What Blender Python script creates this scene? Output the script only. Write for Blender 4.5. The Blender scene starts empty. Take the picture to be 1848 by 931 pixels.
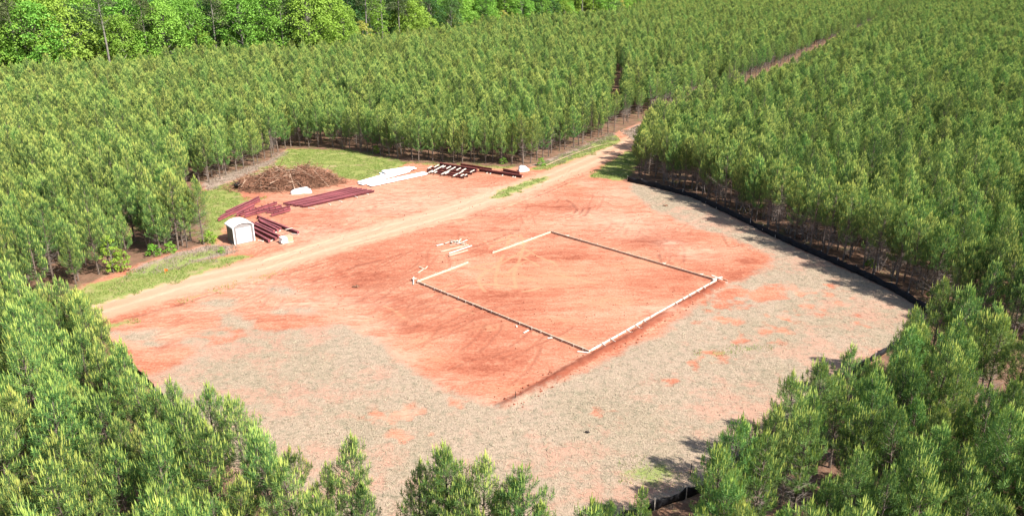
import bpy, math, random
import numpy as np
from mathutils import Vector, Matrix, Euler

# ------------------------------------------------------------------ camera, sky, sun, exposure
R = math.radians
S = bpy.context.scene
COL = S.collection
FPX, IMW, IMH = 1397.0, 1848.0, 931.0
PITCH = math.atan(535 / FPX)
CAMH = 30.0
cam_d = bpy.data.cameras.new("camera")
cam = bpy.data.objects.new("camera", cam_d)
COL.objects.link(cam)
cam.location = (0, 0, CAMH)
cam.rotation_euler = (math.pi / 2 - PITCH, 0, 0)
cam_d.sensor_width = 36.0
cam_d.lens = 36.0 * FPX / IMW
cam_d.clip_start = 0.5
cam_d.clip_end = 6000
S.camera = cam

SUN_EL, SUN_AZ = R(47), math.atan2(0.86, -0.50)
world = bpy.data.worlds.new("World")
S.world = world
world.use_nodes = True
wn = world.node_tree.nodes
sky = wn.new("ShaderNodeTexSky")
sky.sky_type = 'NISHITA'
sky.sun_disc = False
sky.sun_elevation = SUN_EL
sky.sun_rotation = SUN_AZ
sky.dust_density = 1.5
world.node_tree.links.new(sky.outputs[0], wn["Background"].inputs[0])
wn["Background"].inputs[1].default_value = 0.09
sun_d = bpy.data.lights.new("sun", 'SUN')
sun_d.energy = 5.0
sun_d.angle = R(0.5)
sun_d.color = (1.0, 0.955, 0.88)
sun = bpy.data.objects.new("sun", sun_d)
COL.objects.link(sun)
sv = Vector((math.sin(SUN_AZ) * math.cos(SUN_EL), math.cos(SUN_AZ) * math.cos(SUN_EL), math.sin(SUN_EL)))
sun.rotation_euler = sv.to_track_quat('Z', 'Y').to_euler()
sun.location = (60, -40, 80)
S.view_settings.view_transform = 'Standard'
S.view_settings.look = 'None'
S.view_settings.exposure = 1.02
S.view_settings.gamma = 1.0
S.render.engine = 'CYCLES'
S.cycles.max_bounces = 5
S.cycles.diffuse_bounces = 2
S.cycles.transmission_bounces = 3
S.cycles.transparent_max_bounces = 4
S.cycles.caustics_reflective = False
S.cycles.caustics_refractive = False

rng = np.random.default_rng(7)
random.seed(7)

# ------------------------------------------------------------------ survey: a point of the photograph to a point of the site plan
def gp(x, y, z=0.0):
    dx = (x - IMW / 2) / FPX
    dy = -(y - IMH / 2) / FPX
    d = (dx, math.cos(PITCH) + dy * math.sin(PITCH), -math.sin(PITCH) + dy * math.cos(PITCH))
    t = (z - CAMH) / d[2]
    return (d[0] * t, d[1] * t)

def gpa(pts):
    return np.array([gp(*p) for p in pts])

def to_px(x, y, z):
    f = y * math.cos(PITCH) - (z - CAMH) * math.sin(PITCH)
    u = y * math.sin(PITCH) + (z - CAMH) * math.cos(PITCH)
    return IMW / 2 + FPX * x / f, IMH / 2 - FPX * u / f, f

# ------------------------------------------------------------------ helpers
def tag(o, label=None, cat=None, group=None, kind=None):
    if label: o["label"] = label
    if cat: o["category"] = cat
    if group: o["group"] = group
    if kind: o["kind"] = kind
    return o

def empty(name, loc, rz=0.0, parent=None):
    o = bpy.data.objects.new(name, None)
    o.empty_display_size = 0.3
    o.location = loc
    o.rotation_euler = (0, 0, rz)
    COL.objects.link(o)
    if parent: o.parent = parent
    return o

def mesh_np(name, verts, faces_list, mats, mat_idx=None, smooth=False):
    """faces_list: list of (n,k) int arrays."""
    me = bpy.data.meshes.new(name)
    verts = np.asarray(verts, dtype=np.float32)
    loops = np.concatenate([f.ravel() for f in faces_list]).astype(np.int32)
    tot = np.concatenate([np.full(len(f), f.shape[1], dtype=np.int32) for f in faces_list])
    start = np.concatenate([[0], np.cumsum(tot)[:-1]]).astype(np.int32)
    me.vertices.add(len(verts))
    me.vertices.foreach_set("co", verts.ravel())
    me.loops.add(len(loops))
    me.loops.foreach_set("vertex_index", loops)
    me.polygons.add(len(tot))
    me.polygons.foreach_set("loop_start", start)
    for m in mats: me.materials.append(m)
    if mat_idx is not None:
        me.polygons.foreach_set("material_index", np.asarray(mat_idx, dtype=np.int32))
    if smooth:
        me.polygons.foreach_set("use_smooth", np.ones(len(tot), dtype=bool))
    me.update(calc_edges=True)
    me.validate()
    return me

class MB:
    """collects simple shapes into one mesh"""
    def __init__(s):
        s.v = []; s.f = []; s.m = []
    def add(s, verts, faces, mi=0):
        o = len(s.v)
        s.v.extend([tuple(p) for p in verts])
        s.f.extend([tuple(i + o for i in f) for f in faces])
        s.m.extend([mi] * len(faces))
    def box(s, c, size, rz=0.0, M=None, mi=0, taper=1.0):
        hx, hy, hz = [a / 2 for a in size]
        pts = [Vector((x * (taper if z > 0 else 1), y * (taper if z > 0 else 1), z)) for z in (-hz, hz) for x, y in ((-hx, -hy), (hx, -hy), (hx, hy), (-hx, hy))]
        T = Matrix.Translation(c) @ (M if M is not None else Matrix.Rotation(rz, 4, 'Z'))
        s.add([T @ p for p in pts], [(3, 2, 1, 0), (4, 5, 6, 7), (0, 1, 5, 4), (1, 2, 6, 5), (2, 3, 7, 6), (3, 0, 4, 7)], mi)
    def bar(s, a, b, w, h, mi=0, up=Vector((0, 0, 1))):
        a, b = Vector(a), Vector(b)
        d = b - a; L = d.length
        if L < 1e-6: return
        x = d / L
        y = up.cross(x)
        if y.length < 1e-4: y = Vector((0, 1, 0)).cross(x)
        y.normalize(); z = x.cross(y)
        M = Matrix((x, y, z)).transposed().to_4x4()
        s.box((a + b) / 2, (L, w, h), M=M, mi=mi)
    def tube(s, pts, radii, n=6, mi=0, cap=True):
        pts = [Vector(p) for p in pts]
        rings = []
        for i, p in enumerate(pts):
            t = (pts[min(i + 1, len(pts) - 1)] - pts[max(i - 1, 0)])
            if t.length < 1e-6: t = Vector((0, 0, 1))
            t.normalize()
            u = t.cross(Vector((0.31, 0.17, 0.93)))
            if u.length < 0.05: u = t.cross(Vector((1, 0, 0)))
            u.normalize(); w = t.cross(u)
            r = radii[i] if hasattr(radii, '__len__') else radii
            rings.append([p + (u * math.cos(2 * math.pi * k / n) + w * math.sin(2 * math.pi * k / n)) * r for k in range(n)])
        v = [q for ring in rings for q in ring]
        f = []
        for i in range(len(pts) - 1):
            for k in range(n):
                f.append((i * n + k, i * n + (k + 1) % n, (i + 1) * n + (k + 1) % n, (i + 1) * n + k))
        if cap:
            f.append(tuple(range(n - 1, -1, -1)))
            f.append(tuple((len(pts) - 1) * n + k for k in range(n)))
        s.add(v, f, mi)
    def sheet(s, grid, mi=0):
        """grid: rows of points"""
        r, c = len(grid), len(grid[0])
        s.add([p for row in grid for p in row],
              [(i * c + j, i * c + j + 1, (i + 1) * c + j + 1, (i + 1) * c + j) for i in range(r - 1) for j in range(c - 1)], mi)
    def mesh(s, name, mats, smooth=False):
        me = bpy.data.meshes.new(name)
        me.from_pydata(s.v, [], s.f)
        for m in (mats if isinstance(mats, (list, tuple)) else [mats]): me.materials.append(m)
        me.polygons.foreach_set("material_index", np.array(s.m, dtype=np.int32))
        if smooth: me.polygons.foreach_set("use_smooth", np.ones(len(s.f), dtype=bool))
        me.update()
        return me
    def build(s, name, mats, parent=None, smooth=False, loc=None):
        o = bpy.data.objects.new(name, s.mesh(name, mats, smooth))
        if loc is not None: o.location = loc
        COL.objects.link(o)
        if parent: o.parent = parent
        return o

def vnoise(x, y, sc, seed):
    g = np.random.default_rng(seed).random((256, 256))
    u, v = x / sc, y / sc
    i, j = np.floor(u).astype(int), np.floor(v).astype(int)
    a, b = u - i, v - j
    a = a * a * (3 - 2 * a); b = b * b * (3 - 2 * b)
    G = lambda p, q: g[p % 256, q % 256]
    return (G(i, j) * (1 - a) + G(i + 1, j) * a) * (1 - b) + (G(i, j + 1) * (1 - a) + G(i + 1, j + 1) * a) * b

def poly_sd(P, poly):
    """signed distance, positive inside"""
    P = P.astype(np.float32); poly = np.asarray(poly, dtype=np.float32)
    d = np.full(len(P), 1e9, dtype=np.float32)
    inside = np.zeros(len(P), dtype=bool)
    n = len(poly)
    for i in range(n):
        a, b = poly[i], poly[(i + 1) % n]
        e = b - a
        w = P - a
        t = np.clip((w @ e) / max(float(e @ e), 1e-9), 0, 1)
        q = w - t[:, None] * e
        d = np.minimum(d, (q * q).sum(1))
        c = ((a[1] <= P[:, 1]) != (b[1] <= P[:, 1]))
        if abs(float(e[1])) > 1e-9:
            xs = a[0] + (P[:, 1] - a[1]) / e[1] * e[0]
            inside ^= c & (P[:, 0] < xs)
    d = np.sqrt(d)
    return np.where(inside, d, -d)

def line_d(P, pts):
    d = np.full(len(P), 1e9)
    for a, b in zip(pts[:-1], pts[1:]):
        e = b - a; w = P - a
        t = np.clip((w @ e) / max(float(e @ e), 1e-9), 0, 1)
        q = w - t[:, None] * e
        d = np.minimum(d, (q * q).sum(1))
    return np.sqrt(d)

def line_win(P, pts, d, reach=1.2):
    lo, hi = pts.min(0) - reach, pts.max(0) + reach
    k = np.where((P[:, 0] > lo[0]) & (P[:, 0] < hi[0]) & (P[:, 1] > lo[1]) & (P[:, 1] < hi[1]))[0]
    if len(k): d[k] = np.minimum(d[k], line_d(P[k], pts))

def ell_poly(x, y, rx, ry, n=14, seed=0):
    r = np.random.default_rng(int(x * 7 + y * 13) + seed)
    out = []
    for k in range(n):
        a = 2 * math.pi * k / n
        s = 0.75 + 0.5 * r.random()
        out.append(gp(x + rx * s * math.cos(a), y + ry * s * math.sin(a)))
    return np.array(out)

# ------------------------------------------------------------------ materials
def nodemat(name):
    m = bpy.data.materials.new(name)
    m.use_nodes = True
    nt = m.node_tree
    return m, nt, nt.nodes, nt.links, nt.nodes["Principled BSDF"]

def N(nt, typ, **kw):
    n = nt.nodes.new(typ)
    for k, v in kw.items():
        if k.startswith("i_"):
            key = k[2:]
            n.inputs[int(key) if key.isdigit() else key.replace("_", " ")].default_value = v
        else: setattr(n, k, v)
    return n

def mathn(nt, op, a, b=None, c=None, clamp=False):
    n = nt.nodes.new("ShaderNodeMath"); n.operation = op; n.use_clamp = clamp
    for i, v in enumerate((a, b, c)):
        if v is None: continue
        if isinstance(v, (int, float)): n.inputs[i].default_value = v
        else: nt.links.new(v, n.inputs[i])
    return n.outputs[0]

def mixc(nt, fac, a, b, blend='MIX'):
    n = nt.nodes.new("ShaderNodeMix"); n.data_type = 'RGBA'; n.blend_type = blend
    for s, v in ((n.inputs[0], fac), (n.inputs[6], a), (n.inputs[7], b)):
        if isinstance(v, (int, float)): s.default_value = v
        elif isinstance(v, tuple): s.default_value = (*v, 1) if len(v) == 3 else v
        else: nt.links.new(v, s)
    return n.outputs[2]

def smooth(nt, v, lo, hi):
    n = nt.nodes.new("ShaderNodeMapRange"); n.interpolation_type = 'SMOOTHSTEP'
    nt.links.new(v, n.inputs[0])
    n.inputs[1].default_value = lo; n.inputs[2].default_value = hi
    return n.outputs[0]

def noise(nt, vec, scale, detail=4, rough=0.6, dist=0.0):
    n = nt.nodes.new("ShaderNodeTexNoise")
    n.inputs["Scale"].default_value = scale
    n.inputs["Detail"].default_value = detail
    n.inputs["Roughness"].default_value = rough
    n.inputs["Distortion"].default_value = dist
    if vec is not None: nt.links.new(vec, n.inputs["Vector"])
    return n.outputs[0]

def plain(name, col, rough=0.6, spec=0.3, metal=0.0, var=0.12, scale=3.0, bump=0.0, objvar=0.0):
    m, nt, nd, lk, b = nodemat(name)
    tc = N(nt, "ShaderNodeTexCoord")
    f = noise(nt, tc.outputs["Object"], scale, 6, 0.65)
    dark = tuple(c * (1 - var * 2) for c in col); lite = tuple(min(1, c * (1 + var)) for c in col)
    out = mixc(nt, smooth(nt, f, 0.3, 0.7), dark, lite)
    if objvar:
        oi = N(nt, "ShaderNodeObjectInfo")
        hs = N(nt, "ShaderNodeHueSaturation")
        lk.new(mathn(nt, 'MULTIPLY_ADD', oi.outputs["Random"], objvar, 1 - objvar / 2), hs.inputs["Value"])
        lk.new(out, hs.inputs["Color"]); out = hs.outputs[0]
    lk.new(out, b.inputs["Base Color"])
    b.inputs["Roughness"].default_value = rough
    b.inputs["Specular IOR Level"].default_value = spec
    b.inputs["Metallic"].default_value = metal
    if bump:
        bp = N(nt, "ShaderNodeBump"); bp.inputs["Strength"].default_value = bump; bp.inputs["Distance"].default_value = 0.03
        lk.new(noise(nt, tc.outputs["Object"], scale * 6, 5, 0.7), bp.inputs["Height"]); lk.new(bp.outputs[0], b.inputs["Normal"])
    return m

def leafmat(name, a, b_, c_, transl=0.3, objv=0.35, rough=0.55):
    """leaf colour varies from leaf to leaf and from tree to tree"""
    m, nt, nd, lk, b = nodemat(name)
    geo = N(nt, "ShaderNodeNewGeometry")
    oi = N(nt, "ShaderNodeObjectInfo")
    col = mixc(nt, geo.outputs["Random Per Island"], a, b_)
    col = mixc(nt, mathn(nt, 'MULTIPLY', oi.outputs["Random"], 0.7), col, c_)
    hs = N(nt, "ShaderNodeHueSaturation")
    r2 = mathn(nt, 'FRACT', mathn(nt, 'MULTIPLY', oi.outputs["Random"], 7.31))
    lk.new(mathn(nt, 'MULTIPLY_ADD', r2, objv, 1 - objv / 2), hs.inputs["Value"])
    lk.new(mathn(nt, 'MULTIPLY_ADD', mathn(nt, 'FRACT', mathn(nt, 'MULTIPLY', oi.outputs["Random"], 17.7)), 0.045, 0.478), hs.inputs["Hue"])
    lk.new(col, hs.inputs["Color"])
    lk.new(hs.outputs[0], b.inputs["Base Color"])
    b.inputs["Roughness"].default_value = rough
    b.inputs["Specular IOR Level"].default_value = 0.25
    tr = N(nt, "ShaderNodeBsdfTranslucent")
    lk.new(hs.outputs[0], tr.inputs[0])
    mx = N(nt, "ShaderNodeMixShader"); mx.inputs[0].default_value = transl
    lk.new(b.outputs[0], mx.inputs[1]); lk.new(tr.outputs[0], mx.inputs[2])
    lk.new(mx.outputs[0], nd["Material Output"].inputs[0])
    return m

M = {}
M['needle'] = leafmat("pine_needles", (0.070, 0.165, 0.040), (0.178, 0.305, 0.078), (0.180, 0.280, 0.074), 0.17, 0.6)
M['candle'] = leafmat("pine_candles", (0.39, 0.50, 0.092), (0.54, 0.63, 0.155), (0.53, 0.59, 0.145), 0.2, 0.25)
M['bark'] = plain("pine_bark", (0.20, 0.155, 0.125), 0.9, 0.1, var=0.25, scale=5, objvar=0.3)
M['twig'] = plain("dead_twigs", (0.27, 0.225, 0.195), 0.9, 0.1, var=0.2, scale=4, objvar=0.3)
M['leaf'] = leafmat("broad_leaves", (0.16, 0.33, 0.04), (0.28, 0.49, 0.07), (0.30, 0.45, 0.07), 0.35, 0.3)
M['leafdark'] = leafmat("dark_leaves", (0.05, 0.13, 0.03), (0.09, 0.19, 0.04), (0.08, 0.17, 0.05), 0.3, 0.3)
M['leafgold'] = leafmat("yellow_leaves", (0.34, 0.36, 0.06), (0.46, 0.43, 0.10), (0.40, 0.40, 0.08), 0.35, 0.2)
M['tallneedle'] = leafmat("tall_pine_needles", (0.085, 0.125, 0.045), (0.14, 0.18, 0.065), (0.12, 0.155, 0.06), 0.25, 0.3)
M['greybark'] = plain("grey_bark", (0.24, 0.215, 0.185), 0.9, 0.1, var=0.2, scale=2)
M['bush'] = leafmat("bush_leaves", (0.17, 0.34, 0.035), (0.29, 0.47, 0.06), (0.26, 0.42, 0.05), 0.35, 0.3)
M['grass'] = leafmat("grass_blades", (0.15, 0.235, 0.045), (0.30, 0.36, 0.10), (0.22, 0.30, 0.07), 0.3, 0.1)
M['drygrass'] = leafmat("dry_grass_blades", (0.27, 0.22, 0.16), (0.37, 0.31, 0.235), (0.33, 0.28, 0.21), 0.2, 0.1)
M['white'] = plain("white_paint_steel", (0.80, 0.80, 0.79), 0.45, 0.4, var=0.04, scale=1.2)
M['panelwhite'] = plain("white_plastic", (0.80, 0.80, 0.79), 0.5, 0.35, var=0.03, scale=1.0)
M['shedwall'] = plain("taupe_plastic", (0.20, 0.185, 0.175), 0.55, 0.35, var=0.06, scale=2)
M['shedtrim'] = plain("grey_plastic_trim", (0.27, 0.255, 0.25), 0.55, 0.3, var=0.06, scale=2)
M['red'] = plain("red_oxide_steel", (0.26, 0.075, 0.082), 0.5, 0.4, var=0.16, scale=1.5, objvar=0.25)
M['darkred'] = plain("brown_red_steel", (0.15, 0.042, 0.038), 0.55, 0.35, var=0.18, scale=1.5, objvar=0.25)
M['wood'] = plain("fresh_lumber", (0.58, 0.48, 0.36), 0.75, 0.2, var=0.10, scale=4, objvar=0.2)
M['palewood'] = plain("pale_lumber", (0.66, 0.59, 0.51), 0.75, 0.2, var=0.10, scale=4, objvar=0.2)
M['formin'] = plain("shade_brown_lumber", (0.52, 0.33, 0.225), 0.85, 0.15, var=0.16, scale=3)  # brown lumber, with the shade of the unlit form sides in its colour
M['fence'] = plain("black_geotextile", (0.011, 0.011, 0.014), 0.7, 0.25, var=0.2, scale=2, bump=0.2)
M['post'] = plain("steel_post", (0.12, 0.10, 0.09), 0.6, 0.3)
M['brush'] = plain("cut_branches", (0.30, 0.155, 0.098), 0.9, 0.1, var=0.28, scale=0.9)
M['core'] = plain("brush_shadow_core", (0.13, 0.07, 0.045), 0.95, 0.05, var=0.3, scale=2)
M['palebrush'] = plain("peeled_branches", (0.42, 0.29, 0.205), 0.85, 0.1, var=0.2, scale=1.5, objvar=0.3)
M['film'] = plain("white_plastic_film", (0.82, 0.82, 0.80), 0.35, 0.5, var=0.03, scale=3, bump=0.4)
M['carton'] = plain("tan_carton", (0.48, 0.34, 0.22), 0.8, 0.2, var=0.08)
M['clod'] = plain("red_clay_clods", (0.26, 0.075, 0.043), 0.95, 0.05, var=0.25, scale=3)
M['dark'] = plain("dark_wood_char", (0.035, 0.03, 0.028), 0.8, 0.2)
M['orange'] = plain("orange_vinyl", (0.75, 0.22, 0.04), 0.5, 0.3, var=0.05)

# ------------------------------------------------------------------ site plan
FENCE_R = [(1132, 328), (1180, 338), (1250, 357), (1320, 390), (1380, 420), (1440, 448), (1500, 474), (1560, 500), (1615, 528), (1660, 556), (1692, 580)]
FENCE_N = [(1692, 580), (1640, 612), (1570, 655), (1480, 714), (1380, 795), (1265, 889), (1165, 925), (1060, 965)]
FENCE_L = [(165, 584), (195, 618), (230, 657), (270, 700), (330, 765)]
CLEAR = gpa([(-150, 640), (-150, 600), (60, 560), (150, 515), (235, 482), (315, 454), (372, 442), (376, 400), (364, 330), (480, 291), (520, 268), (620, 272), (720, 292), (800, 297),
             (945, 303), (1000, 284), (1115, 238), (1200, 203), (1222, 226), (1185, 250), (1150, 285), (1135, 320)]
            + FENCE_R + FENCE_N + [(900, 1010), (600, 965), (450, 885), (330, 765), (230, 657), (172, 600), (60, 620)])
STRAW = gpa([(262, 684), (310, 668), (350, 634), (410, 612), (470, 600), (540, 594), (620, 582), (650, 602), (690, 624), (740, 668), (800, 703), (860, 724), (908, 737), (965, 708), (1040, 676),
             (1100, 650), (1140, 624), (1200, 603), (1245, 560), (1300, 524), (1352, 500), (1392, 482), (1392, 458), (1318, 430), (1226, 400), (1172, 374), (1140, 348), (1138, 330)]
            + FENCE_R + FENCE_N + [(900, 1010), (600, 965), (450, 885), (330, 765)])
zb = lambda pts, ox, oy, s: [(ox + x / s, oy + y / s) for x, y in pts]
BARE = [gpa(zb([(300, 370), (420, 270), (330, 200), (420, 90), (560, 60), (640, 90), (760, 80), (1000, 50), (1060, 100), (1300, 105), (1340, 160), (1060, 160), (960, 200), (850, 205),
                (700, 190), (620, 220), (720, 240), (690, 265), (500, 280), (520, 340), (610, 350), (600, 380), (420, 385)], 1200, 500, 4.62))]
for z in [(1230, 235, 80, 30), (1040, 340, 60, 30), (890, 440, 40, 25), (970, 450, 40, 20), (640, 525, 45, 25), (390, 660, 130, 35), (1500, 230, 40, 22), (1610, 345, 35, 25), (1400, 70, 60, 15),
          (800, 345, 55, 20), (1290, 320, 40, 15), (940, 530, 30, 15), (60, 860, 40, 20), (230, 715, 30, 12)]:
    BARE.append(ell_poly(1200 + z[0] / 4.62, 500 + z[1] / 4.62, z[2] / 4.62, z[3] / 4.62))
for z in [(350, 375, 62, 36), (210, 395, 75, 28), (600, 300, 45, 26), (340, 490, 62, 26), (1340, 375, 36, 18)]:
    BARE.append(ell_poly(620 + z[0] / 2.98, 620 + z[1] / 2.98, z[2] / 2.98, z[3] / 2.98))
PATCH = []
for z in [(1280, 110, 105, 38), (930, 250, 95, 32), (1090, 200, 120, 26), (1200, 330, 105, 26), (480, 210, 120, 32), (560, 270, 60, 16), (1240, 40, 60, 10), (300, 190, 70, 14), (1640, 10, 50, 14), (1420, 190, 60, 14)]:
    PATCH.append(ell_poly(150 + z[0] / 4.62, 560 + z[1] / 4.62, z[2] / 3.6, z[3] / 3.6))
for z in [(400, 548, 34, 7), (510, 525, 26, 6), (548, 560, 24, 6)]:
    PATCH.append(ell_poly(*z))
GRASS = [gpa(q) for q in [
    [(352, 352), (440, 322), (496, 294), (520, 269), (625, 271), (735, 293), (710, 309), (652, 326), (610, 320), (596, 306), (545, 302), (480, 318), (430, 345), (440, 362), (470, 358), (440, 374), (408, 400), (384, 440), (350, 432), (345, 380)],
    [(110, 566), (120, 530), (165, 512), (240, 494), (300, 484), (360, 470), (415, 462), (450, 464), (420, 474), (330, 502), (225, 534)],
    [(886, 357), (905, 344), (945, 330), (985, 318), (990, 323), (940, 343), (900, 358)],
    [(950, 308), (1000, 289), (1060, 262), (1112, 242), (1120, 256), (1060, 280), (985, 306)],
    [(1066, 318), (1090, 300), (1135, 272), (1165, 285), (1142, 318), (1118, 326)],
    [(165, 592), (240, 575), (255, 580), (182, 598)],
    [(300, 548), (420, 512), (470, 497), (520, 484), (500, 494), (420, 518), (330, 545)],
    [(1235, 640), (1290, 632), (1390, 622), (1385, 632), (1300, 644)],
    [(1110, 845), (1200, 820), (1250, 860), (1180, 885), (1120, 872)],
    [(700, 290), (800, 296), (930, 300), (925, 306), (800, 301)],
    [(1222, 198), (1345, 153), (1480, 87), (1500, 92), (1385, 162), (1260, 218)],
    [(225, 500), (240, 486), (315, 462), (385, 446), (410, 452), (330, 482), (240, 506)]]]
GR_W = [1.0, 1.0, 1.0, 0.85, 1.0, 0.75, 0.4, 0.35, 0.3, 0.6, 1.0, 0.55]
DEAD = [gpa(q) for q in [
    [(362, 338), (364, 326), (480, 290), (512, 272), (524, 274), (492, 298), (440, 320), (376, 346)],
    [(225, 500), (240, 482), (315, 456), (385, 440), (415, 444), (428, 456), (330, 482), (240, 504)],
    [(945, 304), (1000, 280), (1112, 235), (1114, 252), (1000, 295)],
    [(1120, 238), (1228, 190), (1345, 152), (1500, 78), (1560, 60), (1400, 150), (1250, 215), (1150, 258)]]]
ROAD = gpa([(-150, 625), (60, 588), (165, 562), (330, 512), (480, 478), (640, 430), (800, 386), (900, 352), (1000, 318), (1060, 293), (1112, 268), (1160, 248), (1230, 214)])
z5 = lambda pts: gpa([(730 + x / 6.6, 400 + y / 6.6) for x, y in pts])
z3 = lambda pts: gpa([(620 + x / 2.98, 310 + y / 2.98) for x, y in pts])
def curve(p, k=6):
    q = np.vstack([2 * p[0] - p[1], p, 2 * p[-1] - p[-2]]); out = []
    for i in range(1, len(q) - 2):
        for t in np.arange(k) / k:
            out.append(0.5 * (2 * q[i] + (q[i + 1] - q[i - 1]) * t + (2 * q[i - 1] - 5 * q[i] + 4 * q[i + 1] - q[i + 2]) * t * t + (3 * q[i] - q[i - 1] - 3 * q[i + 1] + q[i + 2]) * t ** 3))
    out.append(q[-2]); return np.array(out)
TRACKS = [z5(q) for q in [
    [(1380, 160), (1412, 215), (1420, 270), (1392, 390), (1345, 520), (1305, 640), (1318, 740), (1335, 790)], [(1180, 395), (1135, 480), (1105, 580), (1082, 680), (1095, 750), (1120, 790)],
    [(1430, 330), (1340, 390), (1200, 470), (1040, 560), (940, 620), (880, 680)], [(1330, 400), (1400, 415), (1480, 460), (1560, 500), (1600, 535)], [(1440, 330), (1530, 380), (1650, 440), (1760, 480), (1805, 510)],
    [(860, 545), (1050, 590), (1250, 640), (1400, 660), (1560, 700)], [(1120, 490), (1000, 500), (900, 520), (770, 565)], [(860, 745), (1050, 750), (1200, 760), (1330, 782)],
    [(1400, 190), (1320, 165), (1250, 170), (1232, 250), (1180, 340)], [(1560, 330), (1500, 370), (1440, 410)], [(560, 815), (660, 795), (760, 755)], [(1630, 780), (1520, 815), (1420, 830)],
    [(420, 785), (500, 765), (580, 735)], [(1020, 320), (1080, 260), (1170, 215), (1260, 205)], [(1240, 600), (1330, 530), (1440, 470)], [(880, 690), (900, 760), (960, 830)]]] + [z3(q) for q in [
    [(120, 800), (200, 770)], [(210, 720), (270, 745), (330, 790)], [(600, 735), (700, 760)], [(1120, 540), (1240, 575), (1350, 600)]]]
TRACKS = [curve(q) for q in TRACKS]
RUTS = [z3(q) for q in [
    [(1190, 150), (1225, 172), (1250, 205), (1235, 222), (1190, 235)], [(1285, 200), (1262, 228), (1180, 250)], [(1318, 195), (1295, 236), (1190, 258)], [(1150, 150), (1140, 165)],
    [(0, 415), (120, 380), (330, 330), (460, 300), (640, 262), (860, 195), (1080, 115), (1230, 50)], [(500, 270), (700, 235), (980, 240)], [(150, 190), (300, 165), (420, 150)],
    [(0, 160), (130, 130), (260, 120)], [(0, 290), (90, 262)], [(1690, 440), (1700, 480)], [(650, 330), (780, 318), (940, 312)], [(1620, 470), (1800, 500)], [(700, 400), (900, 330)]]] + [gpa(q) for q in [
    [(150, 592), (200, 580), (270, 562), (330, 548)], [(560, 508), (640, 480), (720, 458)], [(480, 470), (620, 426)], [(240, 572), (420, 520), (600, 470)]]]
DARK = [(900, 532, 90, 9), (1010, 462, 70, 10), (940, 470, 30, 6), (880, 455, 40, 8), (700, 545, 80, 14), (760, 590, 60, 12), (1330, 495, 60, 12), (1180, 435, 60, 10), (890, 660, 90, 16), (950, 690, 60, 14),
        (640, 500, 70, 12), (300, 625, 30, 10), (980, 425, 40, 6), (1350, 470, 40, 10), (610, 415, 60, 8), (1010, 375, 60, 8), (400, 480, 40, 6), (770, 287, 50, 4)]
PALE = [(765, 615, 26, 16), (990, 500, 110, 26), (905, 500, 45, 14), (1090, 545, 60, 12), (1010, 580, 40, 8), (720, 570, 26, 9), (690, 640, 20, 8), (1030, 610, 20, 8), (880, 590, 36, 7), (930, 700, 40, 10), (1180, 475, 40, 7),
        (1230, 450, 30, 6), (1030, 335, 30, 8), (780, 350, 60, 8), (930, 365, 40, 6), (680, 395, 60, 7), (820, 395, 70, 6), (1120, 480, 40, 5), (590, 550, 36, 7), (300, 590, 60, 6), (780, 650, 30, 10)]
LIGHTBARE = [(672, 612, 40, 16), (720, 655, 40, 14), (780, 692, 40, 12), (850, 722, 46, 10), (260, 610, 110, 26), (420, 520, 130, 18), (720, 365, 190, 34), (900, 350, 90, 18), (560, 420, 90, 20), (1130, 400, 110, 26), (560, 545, 120, 18), (1250, 455, 60, 14), (1120, 350, 50, 14), (1190, 560, 50, 10), (660, 590, 50, 14), (380, 560, 90, 10), (737, 746, 24, 13), (737, 786, 24, 9), (690, 755, 20, 8), (640, 575, 40, 10), (1060, 332, 24, 6), (700, 640, 50, 10), (1210, 440, 36, 8), (1160, 400, 60, 6)]

# the ground: one sheet, fine where it is bare and coarser out to the horizon
def axis(lo, hi, step, far_lo, far_hi):
    a = list(np.arange(lo, hi + 1e-6, step))
    s = step
    x = a[-1]
    up = []
    while x < far_hi:
        s = min(s * 1.35, 250); x += s; up.append(x)
    s = step; x = a[0]; dn = []
    while x > far_lo:
        s = min(s * 1.35, 250); x -= s; dn.append(x)
    return np.array(dn[::-1] + a + up)

gx = axis(-46, 44, 0.17, -2500, 2500)
gy = axis(33, 137, 0.17, -400, 4500)
GX, GY = np.meshgrid(gx, gy)
P = np.stack([GX.ravel(), GY.ravel()], 1)
near = (np.abs(P[:, 0]) < 130) & (P[:, 1] > 20) & (P[:, 1] < 330)
Pn = P[near]
def full(v, dflt):
    o = np.full(len(P), dflt, dtype=np.float32); o[near] = v; return o
C6 = lambda v: np.clip(v, -6, 6)
sd_clear = C6(poly_sd(Pn, CLEAR))
sd_straw = C6(poly_sd(Pn, STRAW))
for q in PATCH: sd_straw = np.maximum(sd_straw, poly_sd(Pn, q))
sd_bare = np.full(len(Pn), -6.0)
for q in BARE: sd_bare = np.maximum(sd_bare, poly_sd(Pn, q))
jag = (vnoise(Pn[:, 0], Pn[:, 1], 0.9, 90) - 0.5) * 2.2 + (vnoise(Pn[:, 0], Pn[:, 1], 0.42, 91) - 0.5) * 1.3
sd_bare = sd_bare + jag - 0.25
sd_straw = np.minimum(sd_straw, -sd_bare)
sd_grass = np.full(len(Pn), -6.0)
for q, w in zip(GRASS, GR_W): sd_grass = np.maximum(sd_grass, np.minimum(poly_sd(Pn, q) + 0.4, 1.6) - (1 - w) * 1.2)
sd_dead = np.full(len(Pn), -6.0)
for q in DEAD: sd_dead = np.maximum(sd_dead, poly_sd(Pn, q))
d_road = line_d(Pn, ROAD)
d_track = np.full(len(Pn), 9.0)
for q in TRACKS: line_win(Pn, q, d_track)
d_rut = np.full(len(Pn), 9.0)
for q in RUTS: line_win(Pn, q, d_rut)
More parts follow.
